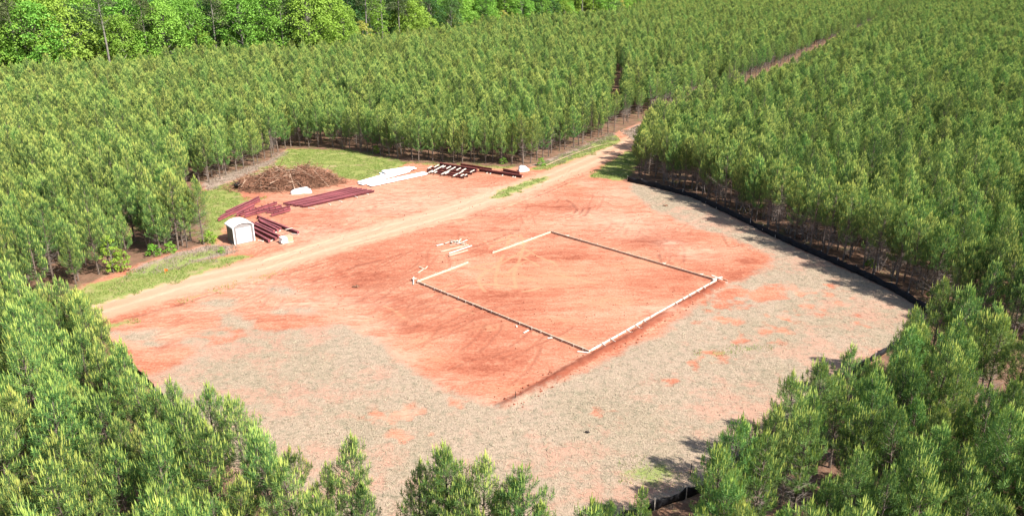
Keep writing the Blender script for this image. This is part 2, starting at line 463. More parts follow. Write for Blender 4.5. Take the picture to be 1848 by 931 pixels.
# finer wheel and grader marks over the worked soil
d_fine = np.full(len(Pn), 9.0)
rm = np.random.default_rng(44)
def marks(zone_px, cnt, dirdeg, spread, lmin, lmax):
    zp = gpa(zone_px); lo, hi = zp.min(0), zp.max(0); k = 0
    while k < cnt:
        p = lo + rm.random(2) * (hi - lo)
        if poly_sd(p[None], zp)[0] < 0: continue
        k += 1
        a = R(dirdeg) + rm.normal(0, R(spread)); bend = rm.normal(0, 0.07); L = lmin + (lmax - lmin) * rm.random(); q = [p]
        for j in range(7):
            q.append(q[-1] + np.array([math.cos(a), math.sin(a)]) * L / 7); a += bend
        q = np.array(q); line_win(Pn, q, d_fine)
        if rm.random() < 0.6:      # the other wheel of the same machine
            nv_ = np.array([-math.sin(a), math.cos(a)]) * 1.5; line_win(Pn, q + nv_, d_fine)
marks([(440, 470), (560, 380), (700, 345), (950, 325), (1080, 300), (1000, 345), (640, 440), (480, 486)], 110, 38, 22, 3, 11)
marks([(200, 600), (420, 530), (620, 470), (740, 500), (720, 600), (620, 560), (420, 580), (260, 620)], 70, 50, 30, 2, 8)
marks([(760, 430), (1060, 350), (1180, 380), (1390, 460), (1300, 505), (1000, 418), (760, 505)], 36, 40, 40, 2, 8)
marks([(620, 580), (745, 515), (1060, 640), (905, 725)], 16, 46, 14, 3, 9)
def blob(lst, seed):
    o = np.zeros(len(Pn))
    for x, y, rx, ry in lst:
        c = np.array(gp(x, y)); ax = abs(gp(x + rx, y)[0] - c[0]); ay = abs(gp(x, y - ry)[1] - c[1])
        o = np.maximum(o, np.exp(-(((Pn[:, 0] - c[0]) / ax) ** 2 + ((Pn[:, 1] - c[1]) / ay) ** 2)))
    return o
THIN = [(290, 665, 150, 50), (420, 625, 140, 40), (560, 590, 80, 30), (600, 850, 160, 60), (520, 720, 120, 40), (1100, 890, 160, 40), (1500, 640, 130, 50), (1350, 740, 150, 60), (1560, 560, 120, 40), (1300, 400, 160, 30), (1440, 470, 80, 20), (1000, 830, 100, 40), (660, 680, 70, 20)]
thinm = blob(THIN, 4)
darkm, palem, lightm = blob(DARK, 1), blob(PALE, 2), blob(LIGHTBARE, 3)
# relief
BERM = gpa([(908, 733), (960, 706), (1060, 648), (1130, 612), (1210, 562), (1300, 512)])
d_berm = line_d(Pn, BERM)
h = (vnoise(Pn[:, 0], Pn[:, 1], 2.3, 1) - 0.5) * 0.05 + (vnoise(Pn[:, 0], Pn[:, 1], 0.7, 2) - 0.5) * 0.03 + (vnoise(Pn[:, 0], Pn[:, 1], 0.34, 3) - 0.5) * 0.024
rough_zone = np.clip((-sd_straw) / 1.0, 0, 1) * np.clip(sd_clear, 0, 1)
rd = np.exp(-(d_road / 2.2) ** 4)
h += rough_zone * (1 - rd) * (vnoise(Pn[:, 0] * 1.0 + Pn[:, 1] * 0.9, (Pn[:, 1] - Pn[:, 0]) * 0.35, 0.45, 5) - 0.5) * 0.06
inpad = poly_sd(Pn, gpa([(745, 510), (994, 415), (1300, 507), (1064, 645)]))
h = np.where(inpad > -2, h * 0.6, h)
bermamp = np.exp(-(d_berm / 0.42) ** 2)
h += bermamp * (0.17 + 0.20 * (vnoise(Pn[:, 0], Pn[:, 1], 0.45, 9) - 0.4) + 0.10 * (vnoise(Pn[:, 0], Pn[:, 1], 0.25, 10) - 0.4))
h -= np.exp(-(d_fine / 0.14) ** 2) * 0.03
h += np.exp(-((d_fine - 0.28) / 0.13) ** 2) * 0.022
h -= np.exp(-(d_rut / 0.2) ** 2) * 0.07 * (0.5 + vnoise(Pn[:, 0], Pn[:, 1], 1.7, 12))
h += np.exp(-((d_rut - 0.35) / 0.15) ** 2) * 0.035
h -= np.exp(-(np.abs(d_road - 1.0) / 0.3) ** 2) * 0.035
Z = full(h, 0.0)
nx, ny = len(gx), len(gy)
idx = np.arange(nx * ny).reshape(ny, nx)
quads = np.stack([idx[:-1, :-1], idx[:-1, 1:], idx[1:, 1:], idx[1:, :-1]], -1).reshape(-1, 4)

def ground_material():
    m, nt, nd, lk, b = nodemat("ground_soil")
    tc = N(nt, "ShaderNodeTexCoord"); vec = tc.outputs["Object"]
    A = lambda n: N(nt, "ShaderNodeAttribute", attribute_name=n).outputs["Fac"]
    # grader streaks run along the pad
    mp = N(nt, "ShaderNodeMapping"); mp.inputs["Rotation"].default_value = (0, 0, R(-46)); mp.inputs["Scale"].default_value = (0.22, 1.0, 1.0)
    lk.new(vec, mp.inputs["Vector"])
    n_big = noise(nt, vec, 0.09, 4, 0.6, 0.4)
    n_str = noise(nt, mp.outputs[0], 0.7, 9, 0.74, 0.6)
    n_mid = noise(nt, vec, 0.7, 6, 0.65)
    n_fin = noise(nt, vec, 4.5, 6, 0.75)
    n_vf = noise(nt, vec, 14.0, 3, 0.7)
    mpr = N(nt, "ShaderNodeMapping"); mpr.inputs["Rotation"].default_value = (0, 0, R(-20)); mpr.inputs["Scale"].default_value = (0.45, 1.3, 1.0)
    lk.new(vec, mpr.inputs["Vector"])
    n_rgh = noise(nt, mpr.outputs[0], 1.6, 6, 0.72, 0.8)
    soilv = mathn(nt, 'ADD', mathn(nt, 'MULTIPLY', n_str, 0.58), mathn(nt, 'MULTIPLY', n_big, 0.58))
    soilv = mathn(nt, 'ADD', soilv, mathn(nt, 'MULTIPLY', mathn(nt, 'SUBTRACT', n_fin, 0.5), 0.85))
    soilv = mathn(nt, 'ADD', soilv, mathn(nt, 'MULTIPLY', mathn(nt, 'SUBTRACT', n_rgh, 0.5), mathn(nt, 'MULTIPLY', smooth(nt, A('road'), 0.5, 4.0), 0.6)))
    pm = mathn(nt, 'MULTIPLY', A('pale'), mathn(nt, 'MULTIPLY', smooth(nt, n_rgh, 0.36, 0.62), 0.8))
    dm = mathn(nt, 'MULTIPLY', A('damp'), mathn(nt, 'MULTIPLY', smooth(nt, n_mid, 0.25, 0.6), -0.26))
    soilv = mathn(nt, 'ADD', soilv, dm)
    cr = N(nt, "ShaderNodeValToRGB")
    el = cr.color_ramp.elements
    el[0].position = 0.26; el[0].color = (0.235, 0.068, 0.038, 1)
    el[1].position = 0.92; el[1].color = (0.50, 0.325, 0.232, 1)
    for p_, c_ in ((0.40, (0.320, 0.104, 0.060)), (0.53, (0.385, 0.150, 0.089)), (0.70, (0.450, 0.225, 0.143))):
        e = el.new(p_); e.color = (*c_, 1)
    lk.new(soilv, cr.inputs[0])
    soil = mixc(nt, pm, cr.outputs[0], (0.445, 0.205, 0.115))
    # orange tyre tracks pressed into the damp pad
    tk = mathn(nt, 'ADD', A('track'), mathn(nt, 'MULTIPLY', mathn(nt, 'SUBTRACT', n_fin, 0.5), 0.35))
    tk = mathn(nt, 'SUBTRACT', 1.0, smooth(nt, tk, 0.07, 0.26))
    soil = mixc(nt, mathn(nt, 'MULTIPLY', tk, mathn(nt, 'MULTIPLY', smooth(nt, n_rgh, 0.22, 0.56), 0.75)), soil, (0.475, 0.235, 0.130))
    rt = mathn(nt, 'ADD', A('rut'), mathn(nt, 'MULTIPLY', mathn(nt, 'SUBTRACT', n_fin, 0.5), 0.4))
    rt = mathn(nt, 'SUBTRACT', 1.0, smooth(nt, rt, 0.08, 0.40))
    soil = mixc(nt, mathn(nt, 'MULTIPLY', rt, mathn(nt, 'MULTIPLY', smooth(nt, n_mid, 0.36, 0.62), 0.8)), soil, (0.21, 0.068, 0.042))
    ft = mathn(nt, 'ADD', A('fine'), mathn(nt, 'MULTIPLY', mathn(nt, 'SUBTRACT', n_fin, 0.5), 0.5))
    ft = mathn(nt, 'SUBTRACT', 1.0, smooth(nt, ft, 0.02, 0.28))
    soil = mixc(nt, mathn(nt, 'MULTIPLY', ft, mathn(nt, 'MULTIPLY', smooth(nt, n_rgh, 0.33, 0.58), 0.62)), soil, (0.25, 0.082, 0.048))
    sk = noise(nt, vec, 1.9, 2, 0.5)
    sk = mathn(nt, 'MULTIPLY', smooth(nt, n_vf, 0.60, 0.68), smooth(nt, sk, 0.42, 0.6))
    soil = mixc(nt, mathn(nt, 'MULTIPLY', sk, 0.6), soil, (0.17, 0.062, 0.040))
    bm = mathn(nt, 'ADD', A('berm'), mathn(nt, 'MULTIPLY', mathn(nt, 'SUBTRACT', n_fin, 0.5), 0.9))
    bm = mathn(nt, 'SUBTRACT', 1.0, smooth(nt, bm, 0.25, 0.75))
    soil = mixc(nt, mathn(nt, 'MULTIPLY', bm, 0.85), soil, (0.215, 0.058, 0.032))  # fresh dark clay, with the berm's shade mixed into the same colour
    # road: dry tan clay
    rdw = mathn(nt, 'ADD', A('road'), mathn(nt, 'MULTIPLY', mathn(nt, 'SUBTRACT', n_mid, 0.5), 2.6))
    rdw = mathn(nt, 'SUBTRACT', 1.0, smooth(nt, rdw, 1.9, 3.4))
    wheel = smooth(nt, mathn(nt, 'ABSOLUTE', mathn(nt, 'SUBTRACT', A('road'), 1.0)), 0.0, 0.8)
    rcol = mixc(nt, wheel, (0.509, 0.342, 0.236), (0.464, 0.281, 0.186))
    rcol = mixc(nt, mathn(nt, 'MULTIPLY', smooth(nt, n_str, 0.4, 0.7), 0.55), rcol, (0.410, 0.220, 0.137))
    soil = mixc(nt, mathn(nt, 'MULTIPLY', rdw, 0.85), soil, rcol)
    lm = mathn(nt, 'MULTIPLY', A('chalk'), smooth(nt, mathn(nt, 'MULTIPLY_ADD', n_str, 0.5, mathn(nt, 'MULTIPLY', n_rgh, 0.5)), 0.34, 0.62))
    soil = mixc(nt, mathn(nt, 'MULTIPLY', lm, 0.85), soil, (0.515, 0.305, 0.215))
    # straw mulch
    mp2 = N(nt, "ShaderNodeMapping"); mp2.inputs["Rotation"].default_value = (0, 0, R(35)); mp2.inputs["Scale"].default_value = (1.0, 0.35, 1.0)
    lk.new(vec, mp2.inputs["Vector"])
    mp3 = N(nt, "ShaderNodeMapping"); mp3.inputs["Rotation"].default_value = (0, 0, R(-50)); mp3.inputs["Scale"].default_value = (1.0, 0.35, 1.0)
    lk.new(vec, mp3.inputs["Vector"])
    f1 = noise(nt, mp2.outputs[0], 13.0, 4, 0.8); f2 = noise(nt, mp3.outputs[0], 11.0, 4, 0.8)
    fl = mathn(nt, 'MULTIPLY', mathn(nt, 'ADD', f1, f2), 0.5)
    sr = N(nt, "ShaderNodeValToRGB"); el = sr.color_ramp.elements
    el[0].position = 0.36; el[0].color = (0.12, 0.098, 0.065, 1)
    el[1].position = 0.68; el[1].color = (0.50, 0.395, 0.29, 1)
    for p_, c_ in ((0.43, (0.245, 0.19, 0.132)), (0.52, (0.36, 0.272, 0.198))):
        e = el.new(p_); e.color = (*c_, 1)
    lk.new(fl, sr.inputs[0])
    n_sb = noise(nt, vec, 0.16, 5, 0.6)
    straw = mixc(nt, smooth(nt, n_sb, 0.42, 0.66), sr.outputs[0], (0.380, 0.274, 0.205))
    straw = mixc(nt, 0.35, sr.outputs[0], straw)
    n_thin = noise(nt, vec, 0.45, 7, 0.72)
    clump = noise(nt, vec, 1.5, 5, 0.7)
    straw = mixc(nt, mathn(nt, 'MULTIPLY', smooth(nt, clump, 0.47, 0.66), 0.6), straw, (0.185, 0.17, 0.115))
    greyz = noise(nt, vec, 0.12, 3, 0.5)
    straw = mixc(nt, mathn(nt, 'MULTIPLY', smooth(nt, greyz, 0.45, 0.62), 0.4), straw, mixc(nt, 1.0, straw, (0.80, 0.86, 0.80), 'MULTIPLY'))
    thin = mathn(nt, 'MULTIPLY', smooth(nt, mathn(nt, 'ADD', n_thin, mathn(nt, 'MULTIPLY', A('thin'), 0.17)), 0.54, 0.74), 0.75)
    straw = mixc(nt, thin, straw, mixc(nt, 0.55, soil, (0.426, 0.281, 0.213)))
    sw = mathn(nt, 'ADD', A('straw'), mathn(nt, 'MULTIPLY', mathn(nt, 'SUBTRACT', n_mid, 0.5), 2.4))
    sw = mathn(nt, 'ADD', sw, mathn(nt, 'MULTIPLY', mathn(nt, 'SUBTRACT', n_fin, 0.5), 1.1))
    n_pat = noise(nt, vec, 0.33, 4, 0.6)
    sw = mathn(nt, 'ADD', sw, mathn(nt, 'MULTIPLY', mathn(nt, 'SUBTRACT', n_pat, 0.5), mathn(nt, 'MULTIPLY_ADD', A('thin'), 5.0, 1.2)))
    sw = smooth(nt, sw, -0.8, 0.6)
    col = mixc(nt, sw, soil, straw)
    # dead grass, green grass root zone
    dw = mathn(nt, 'ADD', A('dead'), mathn(nt, 'MULTIPLY', mathn(nt, 'SUBTRACT', n_mid, 0.5), 3.0))
    dw = smooth(nt, dw, -0.4, 0.8)
    dcol = mixc(nt, smooth(nt, n_fin, 0.3, 0.7), (0.20, 0.155, 0.12), (0.37, 0.30, 0.245))
    col = mixc(nt, mathn(nt, 'MULTIPLY', dw, 0.9), col, dcol)
    gw = mathn(nt, 'ADD', A('turf'), mathn(nt, 'MULTIPLY', mathn(nt, 'SUBTRACT', n_mid, 0.5), 3.2))
    gw = mathn(nt, 'ADD', gw, mathn(nt, 'MULTIPLY', mathn(nt, 'SUBTRACT', n_fin, 0.5), 1.6))
    gw = smooth(nt, gw, -0.1, 0.7)
    gcol = mixc(nt, smooth(nt, n_fin, 0.3, 0.7), (0.14, 0.19, 0.045), (0.26, 0.30, 0.09))
    gcol = mixc(nt, mathn(nt, 'MULTIPLY', smooth(nt, n_thin, 0.5, 0.66), 0.6), gcol, (0.34, 0.24, 0.15))
    col = mixc(nt, mathn(nt, 'MULTIPLY', gw, 0.9), col, gcol)
    # forest litter under the pines
    fw = mathn(nt, 'ADD', A('clear'), mathn(nt, 'MULTIPLY', mathn(nt, 'SUBTRACT', n_mid, 0.5), 2.2))
    fw = mathn(nt, 'SUBTRACT', 1.0, smooth(nt, fw, -0.6, 0.5))
    fcol = mixc(nt, smooth(nt, n_mid, 0.35, 0.65), (0.115, 0.058, 0.036), (0.20, 0.105, 0.066))
    fcol = mixc(nt, mathn(nt, 'MULTIPLY', smooth(nt, n_thin, 0.52, 0.62), 0.7), fcol, (0.08, 0.11, 0.03))
    fcol = mixc(nt, smooth(nt, n_fin, 0.3, 0.7), fcol, mixc(nt, 0.5, fcol, (0.24, 0.17, 0.12)))
    col = mixc(nt, fw, col, fcol)
    lk.new(col, b.inputs["Base Color"])
    b.inputs["Roughness"].default_value = 0.95
    b.inputs["Specular IOR Level"].default_value = 0.08
    hgt = mathn(nt, 'ADD', mathn(nt, 'MULTIPLY', n_fin, 0.5), mathn(nt, 'MULTIPLY', n_vf, 0.35))
    hgt = mathn(nt, 'ADD', hgt, mathn(nt, 'MULTIPLY', mathn(nt, 'MULTIPLY', fl, sw), 0.9))
    bp = N(nt, "ShaderNodeBump"); bp.inputs["Strength"].default_value = 0.55; bp.inputs["Distance"].default_value = 0.09
    lk.new(hgt, bp.inputs["Height"]); lk.new(bp.outputs[0], b.inputs["Normal"])
    return m

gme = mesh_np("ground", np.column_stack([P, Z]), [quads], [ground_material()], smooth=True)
def attr(name, v, d):
    a = gme.attributes.new(name, 'FLOAT', 'POINT'); a.data.foreach_set("value", full(v, d))
attr('clear', sd_clear, -6); attr('straw', sd_straw, -6); attr('turf', sd_grass, -6); attr('dead', sd_dead, -6)
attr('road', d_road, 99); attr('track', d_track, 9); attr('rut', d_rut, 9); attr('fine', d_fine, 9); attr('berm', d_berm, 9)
attr('damp', darkm, 0); attr('pale', palem, 0); attr('chalk', lightm, 0); attr('thin', thinm, 0)
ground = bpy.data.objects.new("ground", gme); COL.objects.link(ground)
tag(ground, kind="structure")

# ------------------------------------------------------------------ trees: prototypes
def rot_to(d, u):
    """columns of an orthonormal frame with z along d"""
    d = d / np.linalg.norm(d)
    a = np.cross(d, u); n = np.linalg.norm(a)
    if n < 1e-3: a = np.cross(d, np.array([1.0, 0, 0])); n = np.linalg.norm(a)
    a /= n
    return a, np.cross(d, a), d

def pine_proto(k, H, crown_base, spread, sparse=1.0, dead=1.0):
    r = np.random.default_rng(100 + k)
    V, F, MI = [], [], []
    nv = 0
    def tris(v, mi):
        nonlocal nv
        n = len(v) // 3
        V.append(v); F.append(np.arange(nv, nv + 3 * n).reshape(-1, 3)); MI.append(np.full(n, mi)); nv += 3 * n
    wood = MB()
    lean = r.normal(0, 0.05, 2)
    def axis_at(z):
        t = z / H
        return np.array([lean[0] * t * t * H * 0.6, lean[1] * t * t * H * 0.6, z])
    zs = np.linspace(0, H, 9)
    wood.tube([axis_at(z) for z in zs], [0.015 + 0.085 * (1 - z / H) for z in zs], 7)
    def tuft(p, d, L, n, needle, w):
        a, b, c = rot_to(d, np.array([0.2, 0.1, 1.0]))
        s = r.random(n)
        base = p + np.outer(s - 1.0, c) * L * 0.9
        ang = r.random(n) * 2 * math.pi
        open_ = 0.45 + 0.65 * r.random(n) * (1.15 - 0.6 * s)
        nd = np.outer(np.cos(open_), c) + (np.outer(np.cos(ang), a) + np.outer(np.sin(ang), b)) * np.sin(open_)[:, None]
        ln = needle * (0.75 + 0.5 * r.random(n))
        side = np.cross(nd, r.normal(size=(n, 3))); side /= np.linalg.norm(side, axis=1)[:, None] + 1e-9
        tip = base + nd * ln[:, None]
        midp = base + nd * (ln * 0.55)[:, None]
        v = np.empty((n, 3, 3)); v[:, 0] = base; v[:, 1] = midp + side * w; v[:, 2] = tip
        tris(v.reshape(-1, 3), 0)
    def candle(p, d, L, w):
        a, b, c = rot_to(d, np.array([0.2, 0.1, 1.0]))
        ring = [p + (a * math.cos(t) + b * math.sin(t)) * w for t in (0, 2.1, 4.2)]
        mid = [p + c * L * 0.55 + (a * math.cos(t) + b * math.sin(t)) * w * 0.95 for t in (0.3, 2.4, 4.5)]
        tip = p + c * L
        v = []
        for i in range(3):
            j = (i + 1) % 3
            v += [ring[i], ring[j], mid[i], ring[j], mid[j], mid[i], mid[i], mid[j], tip]
        tris(np.array(v), 1)
    z = crown_base
    zc = crown_base
    while z < H - 0.35:
        t = (z - zc) / (H - zc)
        nb = r.integers(4, 7) if t < 0.8 else r.integers(3, 5)
        a0 = r.random() * 6.28
        Lmax = spread * (0.74 + 1.3 * t if t < 0.2 else max(0.0, 1.0 - ((t - 0.2) / 0.8) ** 1.05) ** 0.9 * 0.98 + 0.05)
        for q in range(nb):
            if r.random() > sparse: continue
            az = a0 + q * 2 * math.pi / nb + r.normal(0, 0.25)
            L = Lmax * (0.7 + 0.5 * r.random())
            up = 0.30 + 1.0 * t + r.normal(0, 0.14)
            hd = np.array([math.cos(az), math.sin(az), 0])
            p0 = axis_at(z + r.normal(0, 0.06))
            pts = []
            for s in np.linspace(0, 1, 5):
                pts.append(p0 + hd * L * s * (1 - 0.12 * s) + np.array([0, 0, 1]) * L * (up * s * 0.6 + 0.42 * s * s))
            wood.tube(pts, [0.022 * (1 - 0.75 * s) * (1.2 - 0.5 * t) for s in np.linspace(0, 1, 5)], 3, cap=False)
            pts = np.array(pts)
            ns = max(3, int(L * 6.0))
            for j in range(ns):
                s = 0.28 + 0.72 * (j + r.random() * 0.7) / ns
                s = min(s, 1.0)
                f = s * 4; i = min(int(f), 3)
                bp = pts[i] * (1 - (f - i)) + pts[i + 1] * (f - i)
                bd = pts[i + 1] - pts[i]; bd /= np.linalg.norm(bd)
                side = np.cross(bd, [0, 0, 1]); side /= np.linalg.norm(side) + 1e-9
                sg = 1 if j % 2 else -1
                d = bd * 0.5 + side * sg * (0.4 + 0.35 * r.random()) + np.array([0, 0, 0.65 + 0.6 * r.random()])
                d /= np.linalg.norm(d)
                ll = (0.22 + 0.30 * r.random()) * min(1.0, 0.5 + L * 0.5) * (1.15 - 0.5 * s)
                e = bp + d * ll
                tuft(e, d * 0.5 + np.array([0, 0, 0.75]), 0.40, 18, 0.20, 0.022)
                if t > 0.08 and r.random() < 0.45 + 0.45 * t:
                    candle(e, np.array([d[0] * 0.22, d[1] * 0.22, 1.0]), 0.20 + 0.26 * r.random(), 0.019)
            tuft(pts[-1], pts[-1] - pts[-2] + np.array([0, 0, 0.2 * L]), 0.42, 26, 0.22, 0.022)
            if t > 0.05 or r.random() < 0.5:
                candle(pts[-1], np.array([hd[0] * 0.12, hd[1] * 0.12, 1.0]), 0.28 + 0.26 * r.random(), 0.022)
        z += 0.36 * (0.75 + 0.5 * r.random())
    top = axis_at(H)
    for s in np.linspace(0.1, 1, 6):
        tuft(axis_at(H - 0.75 * (1 - s)), np.array([0.05, 0, 1.0]), 0.3, 22, 0.20, 0.019)
    candle(top, np.array([0, 0, 1.0]), 0.62, 0.029)
    for q in range(5):
        a = q * 1.26 + r.random()
        candle(top - np.array([0, 0, 0.06]), np.array([math.cos(a) * 0.28, math.sin(a) * 0.28, 1.0]), 0.34 + 0.16 * r.random(), 0.028)
    # grey dead lower branches
    z = 0.7 + r.random() * 0.4
    while z < crown_base + 0.5:
        for q in range(int(r.integers(2, 5) * dead)):
            az = r.random() * 6.28; L = (0.5 + 0.8 * r.random()) * min(1.0, 0.4 + z * 0.3)
            hd = np.array([math.cos(az), math.sin(az), 0])
            p0 = axis_at(z)
            p0 = axis_at(z + r.normal(0, 0.12)); rise = r.normal(0.22, 0.28); p1 = p0 + hd * L * 0.55 + np.array([r.normal(0, 0.05), r.normal(0, 0.05), rise * 0.4 * L]); p2 = p0 + hd * L * 0.95 + np.array([r.normal(0, 0.1), r.normal(0, 0.1), rise * L])
            wood.tube([p0, p1, p2], [0.013, 0.009, 0.004], 3, mi=1, cap=False)
            for s_ in (-1, 1):
                sdv = np.array([-hd[1], hd[0], 0]) * s_
                wood.tube([p1, p1 + hd * L * 0.25 + sdv * L * 0.28 + np.array([0, 0, 0.1 * L])], [0.008, 0.003], 3, mi=1, cap=False)
        z += (0.28 + 0.22 * r.random()) / dead ** 0.5
    crown = mesh_np("crown", np.concatenate(V), [np.concatenate(F)], [M['needle'], M['candle']], np.concatenate(MI))
    return crown, wood.mesh("trunk", [M['bark'], M['twig']]), H

def leaf_quads(centres, sizes, normals, r):
    n = len(centres)
    u = np.cross(normals, r.normal(size=(n, 3))); u /= np.linalg.norm(u, axis=1)[:, None] + 1e-9
    v = np.cross(normals, u)
    s = sizes[:, None]
    q = np.empty((n, 4, 3))
    q[:, 0] = centres - u * s * 0.5; q[:, 1] = centres + v * s * 0.33; q[:, 2] = centres + u * s * 0.5; q[:, 3] = centres - v * s * 0.33
    return q.reshape(-1, 3), np.arange(4 * n).reshape(-1, 4)

def broad_proto(k, H, W, mat, lobes=38, per=95, leaf=0.5, base=0.25, lobe_r=1.0):
    r = np.random.default_rng(300 + k)
    wood = MB()
    wood.tube([(0, 0, 0), (0.1, 0, H * 0.3), (0.2, 0.1, H * 0.6), (0.1, 0.2, H * 0.85)], [0.014 * H, 0.011 * H, 0.007 * H, 0.003 * H], 7)
    cs, ns, sz = [], [], []
    for i in range(lobes):
        z = base + (1 - base) * (i + 0.5) / lobes
        t = (z - base) / (1 - base)
        prof = math.sin(math.pi * min(1, 0.18 + t * 0.80)) ** 0.7
        a = i * 2.4 + r.normal(0, 0.4)
        rad = W * prof * (0.25 + 0.75 * r.random() ** 0.5)
        c = np.array([math.cos(a) * rad, math.sin(a) * rad, z * H * 0.93])
        lr = lobe_r * W * (0.24 + 0.16 * r.random())
        wood.tube([(0.1, 0.05, c[2] * 0.72), tuple(c * np.array([0.6, 0.6, 0.92])), tuple(c)], [0.005 * H, 0.003 * H, 0.001 * H], 4, cap=False)
        d = r.normal(size=(per, 3)); d /= np.linalg.norm(d, axis=1)[:, None]
        d[:, 2] = np.where(d[:, 2] < -0.35, -d[:, 2], d[:, 2])
        rr = lr * (0.72 + 0.38 * r.random(per))
        cs.append(c + d * rr[:, None] * np.array([1, 1, 0.8]))
        nn = d * 0.8 + r.normal(size=(per, 3)) * 0.55 + np.array([0, 0, 0.25])
        ns.append(nn / np.linalg.norm(nn, axis=1)[:, None]); sz.append(leaf * (0.55 + 0.8 * r.random(per)))
    v, f = leaf_quads(np.concatenate(cs), np.concatenate(sz), np.concatenate(ns), r)
    crown = mesh_np("crown", v, [f], [mat])
    return crown, wood.mesh("trunk", [M['greybark']]), H

def tall_pine_proto(k, H):
    r = np.random.default_rng(500 + k)
    wood = MB()
    wood.tube([(0, 0, 0), (0.15, 0, H * 0.35), (0.05, 0.15, H * 0.7), (0.1, 0.1, H)], [0.25, 0.20, 0.14, 0.04], 7)
    cs, ns, sz = [], [], []
    for i in range(34):
        t = (i + r.random()) / 34
        z = H * (0.50 + 0.5 * t)
        L = (0.9 + 2.5 * r.random()) * (1.15 - t) + 0.4
        a = r.random() * 6.28
        c = np.array([math.cos(a) * L, math.sin(a) * L, z + 0.3 * L])
        wood.tube([(0.08, 0.1, z), tuple(c)], [0.05, 0.015], 4, cap=False)
        n = 60
        d = r.normal(size=(n, 3)) * np.array([0.62, 0.62, 0.42])
        cs.append(c + d); nn = r.normal(size=(n, 3)) + np.array([0, 0, 0.4]); ns.append(nn / np.linalg.norm(nn, axis=1)[:, None]); sz.append(0.22 + 0.28 * r.random(n))
    v, f = leaf_quads(np.concatenate(cs), np.concatenate(sz), np.concatenate(ns), r)
    f2 = f
    return mesh_np("crown", v, [f2], [M['tallneedle']]), wood.mesh("trunk", [M['greybark']]), H

PINES = [pine_proto(0, 7.6, 2.2, 1.52), pine_proto(1, 7.2, 1.9, 1.42), pine_proto(2, 8.0, 2.4, 1.60), pine_proto(3, 7.0, 1.7, 1.48), pine_proto(4, 8.0, 2.3, 1.38),
         pine_proto(5, 7.4, 2.0, 1.66), pine_proto(6, 6.8, 1.4, 1.40), pine_proto(7, 7.8, 3.2, 1.48, 0.9, 2.4), pine_proto(8, 7.3, 2.8, 1.55, 0.95, 2.0), pine_proto(9, 8.0, 3.4, 1.4, 0.9, 1.8)]
BROAD = [broad_proto(0, 19, 5.8, M['leaf'], 46, 150, 0.42), broad_proto(1, 17, 5.2, M['leaf'], 42, 140, 0.42), broad_proto(2, 20, 6.6, M['leaf'], 56, 150, 0.44), broad_proto(3, 18, 5.2, M['leafdark'], 42, 130, 0.42), broad_proto(4, 12, 3.2, M['leafgold'], 26, 80, 0.42, 0.12),
         broad_proto(5, 11, 3.8, M['leaf'], 30, 95, 0.45, 0.10)]
TALL = [tall_pine_proto(0, 23), tall_pine_proto(1, 25), tall_pine_proto(2, 21)]
SAPL = [broad_proto(10, 5.2, 1.05, M['bush'], 22, 55, 0.20, 0.06, 1.0), broad_proto(11, 1.5, 0.85, M['bush'], 12, 50, 0.17, 0.05, 1.4), broad_proto(12, 2.6, 0.9, M['bush'], 16, 50, 0.19, 0.05, 1.3)]

def plant(name, proto, x, y, scale, rz, label, cat, group=None, tilt=(0, 0), z=-0.03):
    t = empty(name, (x, y, z), rz)
    t.rotation_euler = (tilt[0], tilt[1], rz)
    t.scale = (scale, scale, scale)
    tag(t, label, cat, group)
    for part, me in (("trunk", proto[1]), ("crown", proto[0])):
        o = bpy.data.objects.new(part, me); COL.objects.link(o); o.parent = t
    return t

# ------------------------------------------------------------------ the pine plantation
def shrink_px(pts): return gpa(pts)
STAND_N = {}
lane_near = gpa([(1150, 300), (1165, 262), (1240, 214), (1355, 157), (1500, 80), (1590, 36), (1640, 10)])
hard_px = [(-260, 160), (0, 125), (220, 104), (440, 86), (620, 76), (760, 55), (860, 40), (1000, 28), (1100, 20), (1160, 6)]
hard_line = np.array([gp(x, y, 7.0) for x, y in hard_px])
far_l = hard_line[0]; far_r = hard_line[-1]
PLANT = np.vstack([hard_line, [[far_r[0] + 30, 760], [620, 760], [620, -10], [-320, -10], [-320, far_l[1]]]])
# areas without trees (site plan, metres)
near_left_edge = gpa([(-150, 640), (-150, 600), (60, 560), (150, 520)])
def tree_line(px, hgt=7.2):
    """base points of the trees whose tops make this outline"""
    return np.array([gp(x, y, hgt) for x, y in px])
left_top = tree_line([(0, 500), (60, 502), (125, 512), (160, 575), (168, 610), (195, 640), (235, 668), (290, 700), (345, 715), (395, 725), (440, 738), (475, 785), (510, 830), (530, 872), (590, 905)])
right_top = tree_line([(1980, 680), (1850, 612), (1816, 595), (1798, 560), (1745, 540), (1690, 540), (1652, 575), (1640, 622), (1560, 640), (1512, 665), (1500, 705), (1440, 725), (1395, 730), (1365, 775), (1322, 802), (1300, 850), (1272, 880), (1240, 925)])
lane_far = gpa([(1115, 236), (1228, 189), (1345, 152), (1480, 86), (1580, 42), (1690, -2)])
def offset(line, w):
    d = np.gradient(line, axis=0); d /= np.linalg.norm(d, axis=1)[:, None]
    return line + np.column_stack([d[:, 1], -d[:, 0]]) * w
lane_side = offset(lane_far, np.array([9.5, 9.5, 9.0, 6.5, 5.0, 4.5])[:, None])
